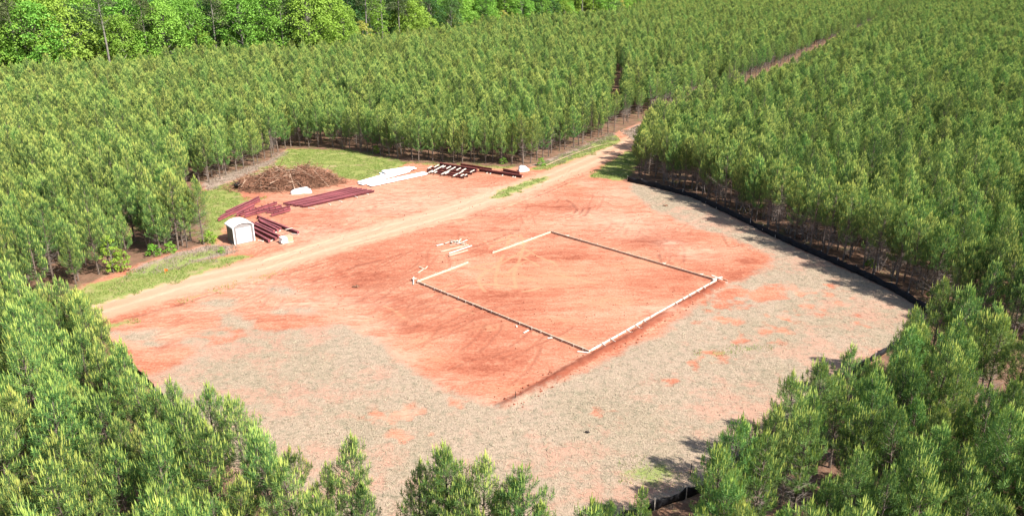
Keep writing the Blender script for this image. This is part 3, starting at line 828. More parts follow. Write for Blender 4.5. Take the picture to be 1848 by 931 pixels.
SITE = np.vstack([gpa([(-330, 640), (-330, 600), (60, 548), (150, 512), (235, 480), (315, 452), (350, 446), (346, 400), (342, 338), (480, 289), (520, 266), (620, 269), (720, 289), (800, 294), (945, 300), (1000, 280)]),
             lane_far, lane_side[:0:-1], gpa([(1165, 262), (1150, 285), (1136, 306)]),
             gpa([(1186, 334), (1258, 353), (1326, 386), (1388, 416), (1449, 444), (1508, 470), (1567, 496), (1623, 523), (1680, 552), (1726, 574), (1790, 604), (1860, 638), (1990, 700)]),
             right_top, gpa([(1120, 1150), (900, 1180), (640, 1160)]), left_top[::-1]])
row_dir = np.array([math.sin(R(8)), math.cos(R(8))]); row_n = np.array([row_dir[1], -row_dir[0]])
pts = []
for i, a in enumerate(np.arange(-420, 640, 2.45)):
    bb = np.arange(-60, 780, 1.9)
    j = rng.normal(0, 0.48, (len(bb), 2))
    q = a * row_n + bb[:, None] * row_dir + j
    pts.append(q)
pts = np.concatenate(pts)
cull = (pts[:, 1] > 12) & (np.abs(pts[:, 0]) < 0.70 * pts[:, 1] + 20) & (pts[:, 1] < 640)
pts = pts[cull]
ins = (poly_sd(pts, PLANT) > 0) & (poly_sd(pts, SITE) < -0.2)
gapl = gpa([(1113, 236), (1113, 130)])
ins &= line_d(pts, gapl) > 1.25
ins &= rng.random(len(pts)) > 0.07
pts = pts[ins]
# a few single pines along the edges
def rim(top_line, step, seed):
    r = np.random.default_rng(seed); out = []
    sg = np.linalg.norm(np.diff(top_line, axis=0), axis=1); cm = np.concatenate([[0], np.cumsum(sg)]); s_ = 0.3
    while s_ < cm[-1]:
        i = min(np.searchsorted(cm, s_, 'right') - 1, len(sg) - 1); u = (s_ - cm[i]) / sg[i]
        out.append(top_line[i] * (1 - u) + top_line[i + 1] * u + r.normal(0, 0.3, 2)); s_ += step * (0.8 + 0.4 * r.random())
    return np.array(out)
edge_r = gpa([(1142, 314), (1190, 329), (1258, 347), (1326, 379), (1388, 409), (1449, 437), (1508, 463), (1567, 489), (1623, 516), (1680, 545), (1726, 567), (1790, 597), (1860, 631)])
edge_f = gpa([(378, 330), (480, 287), (520, 264), (620, 267), (720, 287), (800, 292), (945, 298), (1000, 278), (1110, 236)])
rims = np.vstack([rim(edge_r, 1.5, 3), rim(edge_r + np.array([1.1, 1.4]), 1.8, 5), rim(edge_f, 1.9, 4), rim(left_top, 1.9, 1), rim(right_top, 1.9, 2)])
dd = np.array([np.sqrt(((rims - q) ** 2).sum(1).min()) for q in pts])
pts = pts[dd > 1.3]
pts = np.vstack([pts, rims]); n_rim = len(rims)
extra = [(368, 441), (338, 447), (322, 450), (300, 456), (345, 436)]
ex = gpa(extra)
pts = np.vstack([pts, ex])
n = len(pts)
var = rng.integers(0, 7, n)
low = vnoise(pts[:, 0], pts[:, 1], 22, 41)
scl = 0.72 + 0.44 * rng.random(n) ** 0.8 + 0.16 * (low - 0.5)
scl[n - len(ex) - n_rim:n - len(ex)] = 0.93 + 0.14 * rng.random(n_rim)
edge = poly_sd(pts, SITE) > -2.6
by_lane = line_d(pts, lane_side[1:]) < 9
scl = np.where(by_lane & (pts[:, 1] > 120), scl * 0.80, scl)
pxs = to_px(pts[:, 0], pts[:, 1], 3.0)[0]
bare = np.where(pxs > 1110, 0.8, np.where(pxs > 480, 0.40, 0.12))
var = np.where(edge & (rng.random(n) < bare), 7 + rng.integers(0, 3, n), np.where(edge & (rng.random(n) < 0.6), np.array([1, 3, 6])[rng.integers(0, 3, n)], var))
var[n - len(ex)] = 7; scl[n - len(ex)] = 1.0
rz = rng.random(n) * 6.283
# bottom-centre pines standing alone in front of the straw
solo = [(622, 818, 0.95), (585, 858, 0.8), (655, 868, 0.75), (748, 852, 0.86), (812, 812, 1.05), (780, 870, 0.85), (868, 838, 1.0), (912, 878, 0.8), (948, 855, 0.98), (985, 900, 0.8), (838, 880, 0.85), (1155, 902, 0.8), (1075, 912, 0.75)]
solo_var = np.array([9, 4, 1, 4, 9, 7, 0, 9, 7, 1, 9, 4, 9])
sp = np.array([gp(x, y, 7.3 * s) for x, y, s in solo])
pts = np.vstack([pts, sp]); var = np.concatenate([var, solo_var]); scl = np.concatenate([scl, [s for *_, s in solo]]); rz = np.concatenate([rz, rng.random(len(solo)) * 6])
n_solo0 = n; n = len(pts)
Hs = np.array([p[2] for p in PINES])[var] * scl
# which of them show largest from the camera: paint crowns far to near into a small buffer
bw, bh = 616, 310
buf = np.full((bh, bw), -1, dtype=np.int32)
yy, xx = np.mgrid[0:bh, 0:bw]
order = np.argsort(-np.hypot(pts[:, 0], pts[:, 1]))
k_ = bw / IMW
for i in order:
    x, y = pts[i]
    if y < 14: continue
    tx, ty, f = to_px(x, y, Hs[i]); bx, by, f2 = to_px(x, y, Hs[i] * 0.3)
    if f < 8: continue
    w = FPX * 1.15 * scl[i] / f
    x0, x1 = int((tx - w) * k_), int((tx + w) * k_) + 1
    y0, y1 = int(ty * k_), int(by * k_) + 1
    if x1 <= 0 or x0 >= bw or y1 <= 0 or y0 >= bh: continue
    x0, x1, y0, y1 = max(x0, 0), min(x1, bw), max(y0, 0), min(y1, bh)
    sub = (np.abs(xx[y0:y1, x0:x1] / k_ - tx) <= w * (0.35 + 0.65 * np.clip((yy[y0:y1, x0:x1] / k_ - ty) / max(by - ty, 1), 0, 1) ** 0.6))
    blk = buf[y0:y1, x0:x1]; blk[sub] = i
cnt = np.bincount(buf[buf >= 0], minlength=n)
single = np.argsort(-cnt)[:296]
single = set(int(i) for i in single if cnt[i] > 0) | set(range(n_solo0, n)) | set(range(n_solo0 - len(extra), n_solo0))
single = sorted(single, key=lambda i: -cnt[i])
must = set(range(n_solo0 - len(extra), n))
while len(single) > 299:
    for q in reversed(single):
        if q not in must: single.remove(q); break
first = {}
def zone(i):
    x, y = pts[i]; px, py, _ = to_px(x, y, Hs[i] * 0.6)
    if i >= n_solo0:
        return "small dark pine standing by itself at the bottom edge in front of the straw", "lone pines at the bottom edge"
    if i == n_solo0 - len(extra): return "slim pine with a long bare trunk just left of the white shed", None
    if i > n_solo0 - len(extra): return "thin pine with visible trunk at the left stand's edge near the shed", "thin pines near the shed"
    if px < 700 and y < 70: 
        if poly_sd(pts[i:i + 1], np.vstack([left_top, left_top[::-1] + 0.01]))[0] > -2.5: return "pine with yellow green tips on the front left stand's rim beside the straw", "rim pines of the front left stand"
        return "tall pine with yellow green tips inside the front left stand near the camera", "pines inside the front left stand"
    if px >= 1000 and y < 66:
        if poly_sd(pts[i:i + 1], np.vstack([right_top, right_top[::-1] + 0.01]))[0] > -2.5: return "bushy pine on the front right stand's rim beside the pale straw", "rim pines of the front right stand"
        return "bushy yellow tipped pine inside the front right stand near the camera", "pines inside the front right stand"
    if px > 1110:
        if edge[i]: return "pine with grey bare lower branches directly behind the long black silt fence", "edge pines behind the silt fence"
        return "pine deeper in the right hand stand behind the silt fence trees", "pines of the right stand"
    if px < 420:
        if edge[i]: return "pine at the left stand's rim above the grassy dirt road verge", "rim pines of the left stand"
        return "yellow green pine inside the left stand above the dirt road", "pines inside the left stand"
    if edge[i]: return "pine with a visible grey trunk in the front row behind the steel stacks", "front row pines of the far stand"
    return "olive green pine inside the far stand behind its front row", "pines of the far stand"
for i in single:
    lb, grp = zone(i)
    p = PINES[var[i]]
    t = plant("pine_tree", p, pts[i, 0], pts[i, 1], scl[i], rz[i], lb, "pine tree", grp, (rng.normal(0, 0.025), rng.normal(0, 0.025)))
    if var[i] not in first: first[int(var[i])] = t
for k in range(len(PINES)):
    if k not in first:
        raise RuntimeError("no single pine of kind %d" % k)
sset = set(single)
rest = np.array([i for i in range(n) if i not in sset])
print("pines", n, "single", len(single))
pm = bpy.data.meshes.new("pine_plantation")
pm.vertices.add(len(rest))
pm.vertices.foreach_set("co", np.column_stack([pts[rest], np.full(len(rest), -0.03)]).astype(np.float32).ravel())
a = pm.attributes.new("kind_index", 'INT', 'POINT'); a.data.foreach_set("value", var[rest].astype(np.int32))
a = pm.attributes.new("turn", 'FLOAT_VECTOR', 'POINT'); a.data.foreach_set("vector", np.column_stack([rng.normal(0, 0.025, len(rest)), rng.normal(0, 0.025, len(rest)), rz[rest]]).astype(np.float32).ravel())
a = pm.attributes.new("size", 'FLOAT', 'POINT'); a.data.foreach_set("value", scl[rest].astype(np.float32))
po = bpy.data.objects.new("pine_plantation", pm); COL.objects.link(po)
tag(po, "dense olive green pine plantation filling the land behind and around the clearing", "pine plantation", kind="stuff")
ng = bpy.data.node_groups.new("plantation", 'GeometryNodeTree')
ng.interface.new_socket("Geometry", in_out='INPUT', socket_type='NodeSocketGeometry')
ng.interface.new_socket("Geometry", in_out='OUTPUT', socket_type='NodeSocketGeometry')
gi = ng.nodes.new("NodeGroupInput"); go = ng.nodes.new("NodeGroupOutput"); jn = ng.nodes.new("GeometryNodeJoinGeometry")
def named(nm, typ):
    q = ng.nodes.new("GeometryNodeInputNamedAttribute"); q.data_type = typ; q.inputs[0].default_value = nm
    return q.outputs[0]
ki, tu, si = named("kind_index", 'INT'), named("turn", 'FLOAT_VECTOR'), named("size", 'FLOAT')
for k in range(len(PINES)):
    j2 = ng.nodes.new("GeometryNodeJoinGeometry")
    for ch in first[k].children:
        oi = ng.nodes.new("GeometryNodeObjectInfo"); oi.transform_space = 'ORIGINAL'
        oi.inputs[0].default_value = ch
        ng.links.new(oi.outputs["Geometry"], j2.inputs[0])
    cp = ng.nodes.new("FunctionNodeCompare"); cp.data_type = 'INT'; cp.operation = 'EQUAL'
    ng.links.new(ki, cp.inputs[2]); cp.inputs[3].default_value = k
    ip = ng.nodes.new("GeometryNodeInstanceOnPoints")
    ng.links.new(gi.outputs[0], ip.inputs["Points"]); ng.links.new(cp.outputs[0], ip.inputs["Selection"])
    ng.links.new(j2.outputs[0], ip.inputs["Instance"]); ng.links.new(tu, ip.inputs["Rotation"]); ng.links.new(si, ip.inputs["Scale"])
    ng.links.new(ip.outputs[0], jn.inputs[0])
ng.links.new(jn.outputs[0], go.inputs[0])
md = po.modifiers.new("plantation", 'NODES'); md.node_group = ng

# ------------------------------------------------------------------ broadleaf belt and tall pines beyond the plantation
seg = np.linalg.norm(np.diff(hard_line, axis=0), axis=1); cum = np.concatenate([[0], np.cumsum(seg)])
def along(s):
    i = min(np.searchsorted(cum, s, 'right') - 1, len(seg) - 1)
    t = (s - cum[i]) / seg[i]
    p = hard_line[i] * (1 - t) + hard_line[i + 1] * t
    d = (hard_line[i + 1] - hard_line[i]) / seg[i]
    return p, d
for row, (off, step) in enumerate(((3.0, 6.2), (9.0, 6.6), (16, 7.4), (24, 8.4), (33, 9))):
    s = 4.0 + row * 2
    while s < cum[-1] - 2:
        p, d = along(s)
        nrm = np.array([-d[1], d[0]]); nrm = nrm if nrm[1] > 0 else -nrm
        q = p + nrm * (off + rng.normal(0, 1.4)) + d * rng.normal(0, 1.2)
        px, py, f = to_px(q[0], q[1], 9)
        far = s / cum[-1]
        s += step * (0.75 + 0.5 * rng.random()) * (1.0 + 0.5 * far)
        if px < -120 or px > 1230: continue
        lb_row = min(row, 3)
        big = 1.08 if row < 2 else 1.2
        u = rng.random()
        pine_zone = 330 < px < 460 or 500 < px < 560 or 620 < px < 720 or px < 60
        if u < (0.45 if pine_zone else 0.16) and row < 3:
            plant("tall_pine", TALL[rng.integers(0, 3)], q[0], q[1], big * (0.9 + 0.25 * rng.random()), rng.random() * 6.28,
                  ["tall old pine with a bare grey trunk in front of the green belt", "tall old pine rising between the bright leafy trees", "tall old pine at the back of the leafy belt"][row], "pine tree", ["front tall pines", "middle tall pines", "back tall pines"][row])
        elif u > 0.965 and row == 0:
            plant("broadleaf_tree", BROAD[4], q[0], q[1], 0.9 + 0.3 * rng.random(), rng.random() * 6.28, "yellowish low leafy tree among bright green trees behind the plantation", "leafy tree", "yellowish leafy trees")
        elif u > 0.87:
            plant("broadleaf_tree", BROAD[3], q[0], q[1], big * (0.9 + 0.25 * rng.random()), rng.random() * 6.28, ["dark green leafy tree at the front of the far belt", "dark green leafy tree in the middle of the far belt", "dark green leafy tree deep in the far belt", "dark green leafy tree at the back of the far belt"][lb_row], "leafy tree", "dark leafy trees row %d" % (lb_row + 1))
        else:
            kk = 5 if (row == 0 and rng.random() < 0.3) else rng.integers(0, 3)
            plant("broadleaf_tree", BROAD[kk], q[0], q[1], big * (0.85 + 0.3 * rng.random()), rng.random() * 6.28, ["bright spring green leafy tree at the front of the far belt", "bright spring green leafy tree in the middle of the far belt", "bright spring green leafy tree deep in the far belt", "bright spring green leafy tree at the back of the far belt"][lb_row], "leafy tree", "bright leafy trees row %d" % (lb_row + 1))

# woods beyond the belt, one mass on the skyline
fp = []
for i in range(1500):
    s_ = rng.random() * cum[-1] * 0.98; p, d = along(s_); nrm = np.array([-d[1], d[0]]); nrm = nrm if nrm[1] > 0 else -nrm
    fp.append(p + nrm * (42 + 300 * rng.random() ** 1.3))
fp = np.array(fp)
fm = bpy.data.meshes.new("far_woods"); fm.vertices.add(len(fp)); fm.vertices.foreach_set("co", np.column_stack([fp, np.zeros(len(fp))]).astype(np.float32).ravel())
fo = bpy.data.objects.new("far_woods", fm); COL.objects.link(fo); tag(fo, "dull green woods on the skyline beyond the leafy belt", "woods", kind="stuff")
belt = {}
for o in S.objects:
    if o.type == 'MESH' and o.parent is not None and o.name.startswith("crown"):
        for kk, pr in (("a", TALL[0]), ("b", TALL[1]), ("c", BROAD[3]), ("d", BROAD[2])):
            if o.data == pr[0] and kk not in belt: belt[kk] = o.parent
n2 = bpy.data.node_groups.new("far_woods", 'GeometryNodeTree')
n2.interface.new_socket("Geometry", in_out='INPUT', socket_type='NodeSocketGeometry')
n2.interface.new_socket("Geometry", in_out='OUTPUT', socket_type='NodeSocketGeometry')
i2 = n2.nodes.new("NodeGroupInput"); o2 = n2.nodes.new("NodeGroupOutput"); g2i = n2.nodes.new("GeometryNodeJoinGeometry")
ix = n2.nodes.new("GeometryNodeInputIndex")
mo = n2.nodes.new("ShaderNodeMath"); mo.operation = 'MODULO'; mo.inputs[1].default_value = len(belt); n2.links.new(ix.outputs[0], mo.inputs[0])
rv = n2.nodes.new("FunctionNodeRandomValue"); rv.inputs[2].default_value = 0.8; rv.inputs[3].default_value = 1.15
rr2 = n2.nodes.new("FunctionNodeRandomValue"); rr2.data_type = 'FLOAT_VECTOR'; rr2.inputs[0].default_value = (0, 0, 0); rr2.inputs[1].default_value = (0, 0, 6.28)
for k, root in enumerate(belt.values()):
    jj = n2.nodes.new("GeometryNodeJoinGeometry")
    for ch in root.children:
        oi = n2.nodes.new("GeometryNodeObjectInfo"); oi.inputs[0].default_value = ch; n2.links.new(oi.outputs["Geometry"], jj.inputs[0])
    cp = n2.nodes.new("ShaderNodeMath"); cp.operation = 'COMPARE'; cp.inputs[1].default_value = k; cp.inputs[2].default_value = 0.2
    n2.links.new(mo.outputs[0], cp.inputs[0])
    ip = n2.nodes.new("GeometryNodeInstanceOnPoints")
    n2.links.new(i2.outputs[0], ip.inputs["Points"]); n2.links.new(cp.outputs[0], ip.inputs["Selection"]); n2.links.new(jj.outputs[0], ip.inputs["Instance"])
    n2.links.new(rr2.outputs[0], ip.inputs["Rotation"]); n2.links.new(rv.outputs[1], ip.inputs["Scale"])
    n2.links.new(ip.outputs[0], g2i.inputs[0])
n2.links.new(g2i.outputs[0], o2.inputs[0])
fo.modifiers.new("far_woods", 'NODES').node_group = n2

# ------------------------------------------------------------------ bushes and saplings
BUSH = [(0, 205, 492, 0.82, "tall bright green sapling at the left stand's edge above the dirt road"),
        (2, 222, 488, 0.9, "smaller bright green sapling beside the tall one above the dirt road"),
        (1, 379, 438, 0.95, "bright green bush at the foot of the slim pine by the shed"),
        (1, 278, 462, 0.9, "low green bush under the left pines, first of two"),
        (1, 308, 456, 0.8, "low green bush under the left pines nearer the shed"),
        (1, 400, 456, 0.45, "tiny bright green weed clump on the ground below the shed"),
        (1, 977, 299, 0.8, "bright green bush beside the white bundle at the far stand's edge"),
        (1, 679, 276, 0.8, "green bush in front of far pine trunks above the grass"),
        (1, 908, 296, 0.75, "green bush in shade behind the brown steel beams"),
        (2, 117, 425, 1.5, "pale green sapling rising between the left stand's pines"),
        (2, 352, 402, 0.9, "green sapling at the grass clearing's left rim"),
        (2, 1010, 200, 2.4, "pale bright sapling poking out of the far stand"),
        (1, 1690, 545, 1.0, "green bush in the shade at the silt fence corner"),
        (1, 1570, 482, 0.7, "green weed clump in shade behind the silt fence")]
for k, x, y, s, lb in BUSH:
    q = gp(x, y)
    plant("green_bush" if k == 1 else "leafy_sapling", SAPL[k], q[0], q[1], s, rng.random() * 6, lb, "bush" if k == 1 else "sapling")

# bare grey trees among the edge pines
def bare_proto(k, H, stems):
    r = np.random.default_rng(700 + k); mb = MB()
    def branch(p, d, L, rad, lev):
        pts_ = [p]
        for s in range(3):
            d = d + r.normal(0, 0.16, 3) + np.array([0, 0, 0.05]); d /= np.linalg.norm(d)
            pts_.append(pts_[-1] + d * L / 3)
        mb.tube(pts_, [rad, rad * 0.85, rad * 0.7, rad * 0.45], 4 if lev else 5, cap=False)
        if lev < 3:
            for c in range(4 if lev < 2 else 3):
                i = 1 + c % 3
                nd = d + r.normal(0, 0.55, 3); nd[2] = abs(nd[2]) * 0.8; nd /= np.linalg.norm(nd)
                branch(pts_[i], nd, L * (0.5 + 0.2 * r.random()), rad * 0.5, lev + 1)
    for s in range(stems):
        a = s * 6.28 / stems
        branch(np.array([0.12 * math.cos(a), 0.12 * math.sin(a), 0]), np.array([0.28 * math.cos(a), 0.28 * math.sin(a), 1.0]), H * 0.55, 0.05, 0)
    return mb.mesh("bare_tree", [M['twig']])
for k, (x, y, H_, st, lb) in enumerate([(1585, 492, 4.8, 4, "large grey leafless tree with many stems behind the silt fence"), (1612, 505, 4.0, 3, "grey leafless tree right beside the large many stemmed one"),
                                         (1420, 424, 3.6, 2, "slim grey leafless tree behind the middle of the silt fence"), (1330, 378, 3.4, 3, "grey leafless tree near the far half of the silt fence"),
                                         (1215, 340, 3.2, 3, "reddish grey leafless brush near the far end of the silt fence"), (1690, 540, 3.8, 3, "dark leafless tree near the silt fence corner")]):
    q = gp(x, y)
    o = bpy.data.objects.new("bare_tree", bare_proto(k, H_, st)); COL.objects.link(o); o.location = (q[0] + 0.4, q[1] + 0.6, -0.03)
    tag(o, lb, "bare tree")

bmesh_ = [bare_proto(20 + k, 3.6 + 0.5 * k, 1 + k % 3) for k in range(4)]
rb = rim(edge_r[1:] + np.array([0.5, 0.7]), 2.1, 77)
for i, q in enumerate(rb):
    o = bpy.data.objects.new("bare_tree", bmesh_[i % 4]); COL.objects.link(o)
    o.location = (q[0], q[1], -0.03); o.rotation_euler = (0, 0, i * 2.4); o.scale = (1, 1, 0.8 + 0.35 * ((i * 7) % 5) / 5)
    tag(o, "small grey leafless tree in the tangle along the foot of the right stand", "bare tree", "small leafless trees behind the silt fence")

# ------------------------------------------------------------------ grass
def scatter(polys, dens, hgt, seed, sdmin=0.0):
    r = np.random.default_rng(seed); out = []
    for q, w in polys:
        lo, hi = q.min(0), q.max(0)
        c = int((hi - lo).prod() * dens * w)
        p = lo + r.random((c, 2)) * (hi - lo)
        sd = poly_sd(p, q) + (vnoise(p[:, 0], p[:, 1], 1.4, seed + 5) - 0.5) * 2.6
        out.append(p[(sd > sdmin) & (vnoise(p[:, 0], p[:, 1], 0.9, seed + 7) > 0.3)])
    p = np.concatenate(out); n_ = len(p)
    base = np.column_stack([p, np.full(n_, -0.02)])
    a = r.random(n_) * 6.28
    side = np.column_stack([np.cos(a), np.sin(a), np.zeros(n_)]) * (0.018 + 0.022 * r.random(n_))[:, None]
    hh = hgt * (0.4 + 0.9 * r.random(n_))
    tip = base + np.column_stack([r.normal(0, 0.4, n_) * hh, r.normal(0, 0.4, n_) * hh, hh])
    v = np.empty((n_, 3, 3)); v[:, 0] = base - side; v[:, 1] = base + side; v[:, 2] = tip
    return v.reshape(-1, 3), np.arange(3 * n_).reshape(-1, 3)
v, f = scatter([(q, w) for q, w in zip(GRASS, GR_W)], 75, 0.20, 21)
g = bpy.data.objects.new("grass", mesh_np("grass", v, [f], [M['grass']])); COL.objects.link(g)
tag(g, "green grass on the verges and behind the brush pile", "grass", kind="stuff")
v, f = scatter([(q, 1.0) for q in DEAD], 70, 0.24, 31)
g = bpy.data.objects.new("dry_grass", mesh_np("dry_grass", v, [f], [M['drygrass']])); COL.objects.link(g)
tag(g, "pale dry grass along the foot of the pine stands", "dry grass", kind="stuff")
# loose straw lying on the mulched ground
def straw_scatter(cn):
    r = np.random.default_rng(61)
    lo, hi = STRAW.min(0), STRAW.max(0)
    p = lo + r.random((cn, 2)) * (hi - lo)
    ok = poly_sd(p, STRAW) > 0.3
    for q in BARE: ok &= poly_sd(p, q) < -0.1
    p = p[ok]; c = len(p)
    a = r.random(c) * 6.28; L = 0.06 + 0.13 * r.random(c); w = 0.004 + 0.007 * r.random(c)
    d = np.column_stack([np.cos(a), np.sin(a), r.normal(0, 0.22, c)]); sdv = np.column_stack([-np.sin(a), np.cos(a), r.normal(0, 0.5, c)])
    m_ = np.column_stack([p, 0.035 + 0.05 * r.random(c)])
    v = np.empty((c, 4, 3))
    v[:, 0] = m_ - d * L[:, None] - sdv * w[:, None]; v[:, 1] = m_ + d * L[:, None] - sdv * w[:, None]
    v[:, 2] = m_ + d * L[:, None] + sdv * w[:, None]; v[:, 3] = m_ - d * L[:, None] + sdv * w[:, None]
    return v.reshape(-1, 3), np.arange(4 * c).reshape(-1, 4)
v, f = straw_scatter(110000)
M['straw'] = leafmat("loose_straw", (0.10, 0.08, 0.05), (0.55, 0.455, 0.32), (0.40, 0.33, 0.23), 0.1, 0.05)
g = bpy.data.objects.new("loose_straw", mesh_np("loose_straw", v, [f], [M['straw']])); COL.objects.link(g)
tag(g, "loose straw mulch strewn over the bare ground around the building pad", "straw", kind="stuff")
# clay clods along the pad's lower edge and on the disturbed soil
def clods():
    r = np.random.default_rng(71); mb = MB()
    def clod(x, y, s):
        vs = []
        for a, b, c in ((1, 0, 0), (0, 1, 0), (-1, 0, 0), (0, -1, 0), (0, 0, 1), (0, 0, -1)):
            k = s * (0.6 + 0.7 * r.random()); vs.append((x + a * k, y + b * k, s * 0.45 + c * k * 0.8))
        mb.add(vs, [(0, 1, 4), (1, 2, 4), (2, 3, 4), (3, 0, 4), (1, 0, 5), (2, 1, 5), (3, 2, 5), (0, 3, 5)])
    L = np.linalg.norm(np.diff(BERM, axis=0), axis=1).sum()
    for i in range(620):
        k = r.integers(0, len(BERM) - 1); t = r.random(); p = BERM[k] * (1 - t) + BERM[k + 1] * t + r.normal(0, 0.45, 2)
        clod(p[0], p[1], 0.03 + 0.09 * r.random() ** 2)
    cl = gpa([(480, 470), (640, 380), (900, 320), (1050, 310), (1150, 350), (1350, 420), (1380, 470), (1290, 520), (1060, 640), (905, 730), (640, 560), (420, 545), (240, 590)])
    lo, hi = cl.min(0), cl.max(0)
    p = lo + r.random((5200, 2)) * (hi - lo); p = p[poly_sd(p, cl) > 0]
    for q in p: clod(q[0], q[1], 0.015 + 0.06 * r.random() ** 4)
    return mb
o = clods().build("clay_clods", [M['clod']]); tag(o, "red clay clods along the pad edge and over the bare soil", "clods", kind="stuff")

# ------------------------------------------------------------------ silt fences
def silt_fence(px, label):
    p = gpa(px)
    t = empty("silt_fence", (p[0][0], p[0][1], 0)); tag(t, label, "silt fence")
    o0 = np.array([p[0][0], p[0][1]])
    seg = np.linalg.norm(np.diff(p, axis=0), axis=1); cm = np.concatenate([[0], np.cumsum(seg)])
    def at(s):
        i = min(np.searchsorted(cm, s, 'right') - 1, len(seg) - 1); u = (s - cm[i]) / seg[i]
        d = (p[i + 1] - p[i]) / seg[i]
        return p[i] * (1 - u) + p[i + 1] * u - o0, d
    fab = MB(); rows = []; r = np.random.default_rng(len(px))
    npost = max(2, int(cm[-1] / 2.3) + 1); sp_ = cm[-1] / (npost - 1)
    ss = np.linspace(0, cm[-1], (npost - 1) * 10 + 1)
    for hgt in (-0.03, 0.2, 0.45, 0.78):
        row = []
        for s in ss:
            q, d = at(s); ph = (s / sp_) % 1.0
            nrm = np.array([-d[1], d[0]])
            bow = 0.10 * math.sin(math.pi * ph) * (hgt / 0.8) * (1 - hgt) * 3 + 0.045 * math.sin(s * 3.1 + hgt * 5) + 0.03 * math.sin(s * 7.3 - hgt * 9)
            sag = (0.10 + 0.10 * math.sin(int(s / sp_) * 2.7) ** 2) * math.sin(math.pi * ph) * max(hgt, 0) / 0.78
            w = q + nrm * bow
            row.append((w[0], w[1], hgt - sag + 0.02 * math.sin(s * 1.7) * max(hgt, 0)))
        rows.append(row)
    fab.sheet(rows)
    # folded toe lying on the soil
    toe = []
    for k in (0, 1):
        row = []
        for s in ss:
            q, d = at(s); nrm = np.array([-d[1], d[0]]); w = q + nrm * (0.02 + 0.30 * k)
            row.append((w[0], w[1], 0.045 if k == 0 else 0.03 + 0.02 * math.sin(s * 2.3)))
        toe.append(row)
    fo = fab.build("fabric", [M['fence']], t, smooth=True)
    sol = fo.modifiers.new("thickness", 'SOLIDIFY'); sol.thickness = 0.006
    for k in range(npost):
        q, d = at(min(k * sp_, cm[-1] - 1e-6)); nrm = np.array([-d[1], d[0]])
        out = nrm if nrm @ (q + o0 - np.array([0.0, 72.0])) > 0 else -nrm
        w = q + out * 0.06
        b = MB(); tl = r.normal(0, 0.03, 2)
        b.bar((w[0], w[1], -0.1), (w[0] + tl[0], w[1] + tl[1], 0.87), 0.045, 0.045)
        b.build("post", [M['palewood']], t)
    return t
silt_fence(FENCE_R[:-1] + [FENCE_R[-1]], "long black silt fence curving along the foot of the right hand pine stand")
silt_fence(FENCE_N, "black silt fence running behind the front right pines to the bottom edge")
silt_fence(FENCE_L, "short stretch of black silt fence at the front left pines' rim")

# ------------------------------------------------------------------ slab formwork on the pad
A_, B_, C_, D_ = [np.array(gp(*q)) for q in ((752, 510), (994, 420), (1293, 507), (1063, 636))]
g1, g2 = np.array(gp(845, 475)), np.array(gp(889, 458))
ctr = (A_ + B_ + C_ + D_) / 4
fw = empty("slab_formwork", (ctr[0], ctr[1], 0)); tag(fw, "square of timber form boards staked around the red building pad, open on one side", "formwork")
def V3(q, z): return Vector((q[0] - ctr[0], q[1] - ctr[1], z))
def run(a, b, mat, hgt, step, out_sign, brace, thick=0.045, zs=0.0):
    d = b - a; L = np.linalg.norm(d); d = d / L
    nrm = np.array([-d[1], d[0]])
    if nrm @ ((a + b) / 2 - ctr) < 0: nrm = -nrm
    nb = max(1, round(L / 4.88))
    r = np.random.default_rng(int(L * 100))
    for i in range(nb):
        p, q = a + d * (L * i / nb + 0.006), a + d * (L * (i + 1) / nb - 0.006)
        m = MB(); j = r.normal(0, 0.012, 2)
        m.bar(V3(p + nrm * j[0], hgt / 2 - 0.02), V3(q + nrm * j[1], hgt / 2 - 0.02 + r.normal(0, 0.008)), thick, hgt)
        m.build("form_board", [mat], fw)
    s = 0.25
    while s < L:
        p = a + d * s + nrm * (thick / 2 + 0.029)
        m = MB(); th = hgt + 0.02 + 0.10 * r.random()
        m.bar(V3(p, -0.1), V3(p + nrm * r.normal(0.0, 0.02), th), 0.05, 0.05)
        m.build("stake", [M['palewood']], fw)
        if brace and r.random() < brace:
            e = p + nrm * (0.45 + 0.25 * r.random()) + d * r.normal(0, 0.05)
            m = MB(); m.bar(V3(p + nrm * 0.03, hgt * 0.85), V3(e, 0.02), 0.04, 0.085)
            m.bar(V3(e, -0.1), V3(e + nrm * 0.02, 0.16), 0.045, 0.045)
            m.build("brace", [M['palewood']], fw)
        s += step * (0.8 + 0.4 * r.random())
run(A_, g1, M['wood'], 0.22, 2.4, 1, 0.0)
run(g2, B_, M['wood'], 0.22, 3.0, 1, 0.0)
run(B_, C_, M['formin'], 0.22, 2.2, 1, 0.1)
run(D_, C_, M['palewood'], 0.22, 1.25, 1, 0.55)
run(A_, D_, M['formin'], 0.22, 1.2, 1, 0.0)
# sunlit top edge of each shade-toned board run, added as a pale strip
for a, b in ((A_, D_), (B_, C_)):
    m = MB(); d = (b - a) / np.linalg.norm(b - a)
    m.bar(V3(a + d * 0.02, 0.209), V3(b - d * 0.02, 0.209), 0.075, 0.02)
    m.build("lit_edge_strip", [M['wood']], fw)

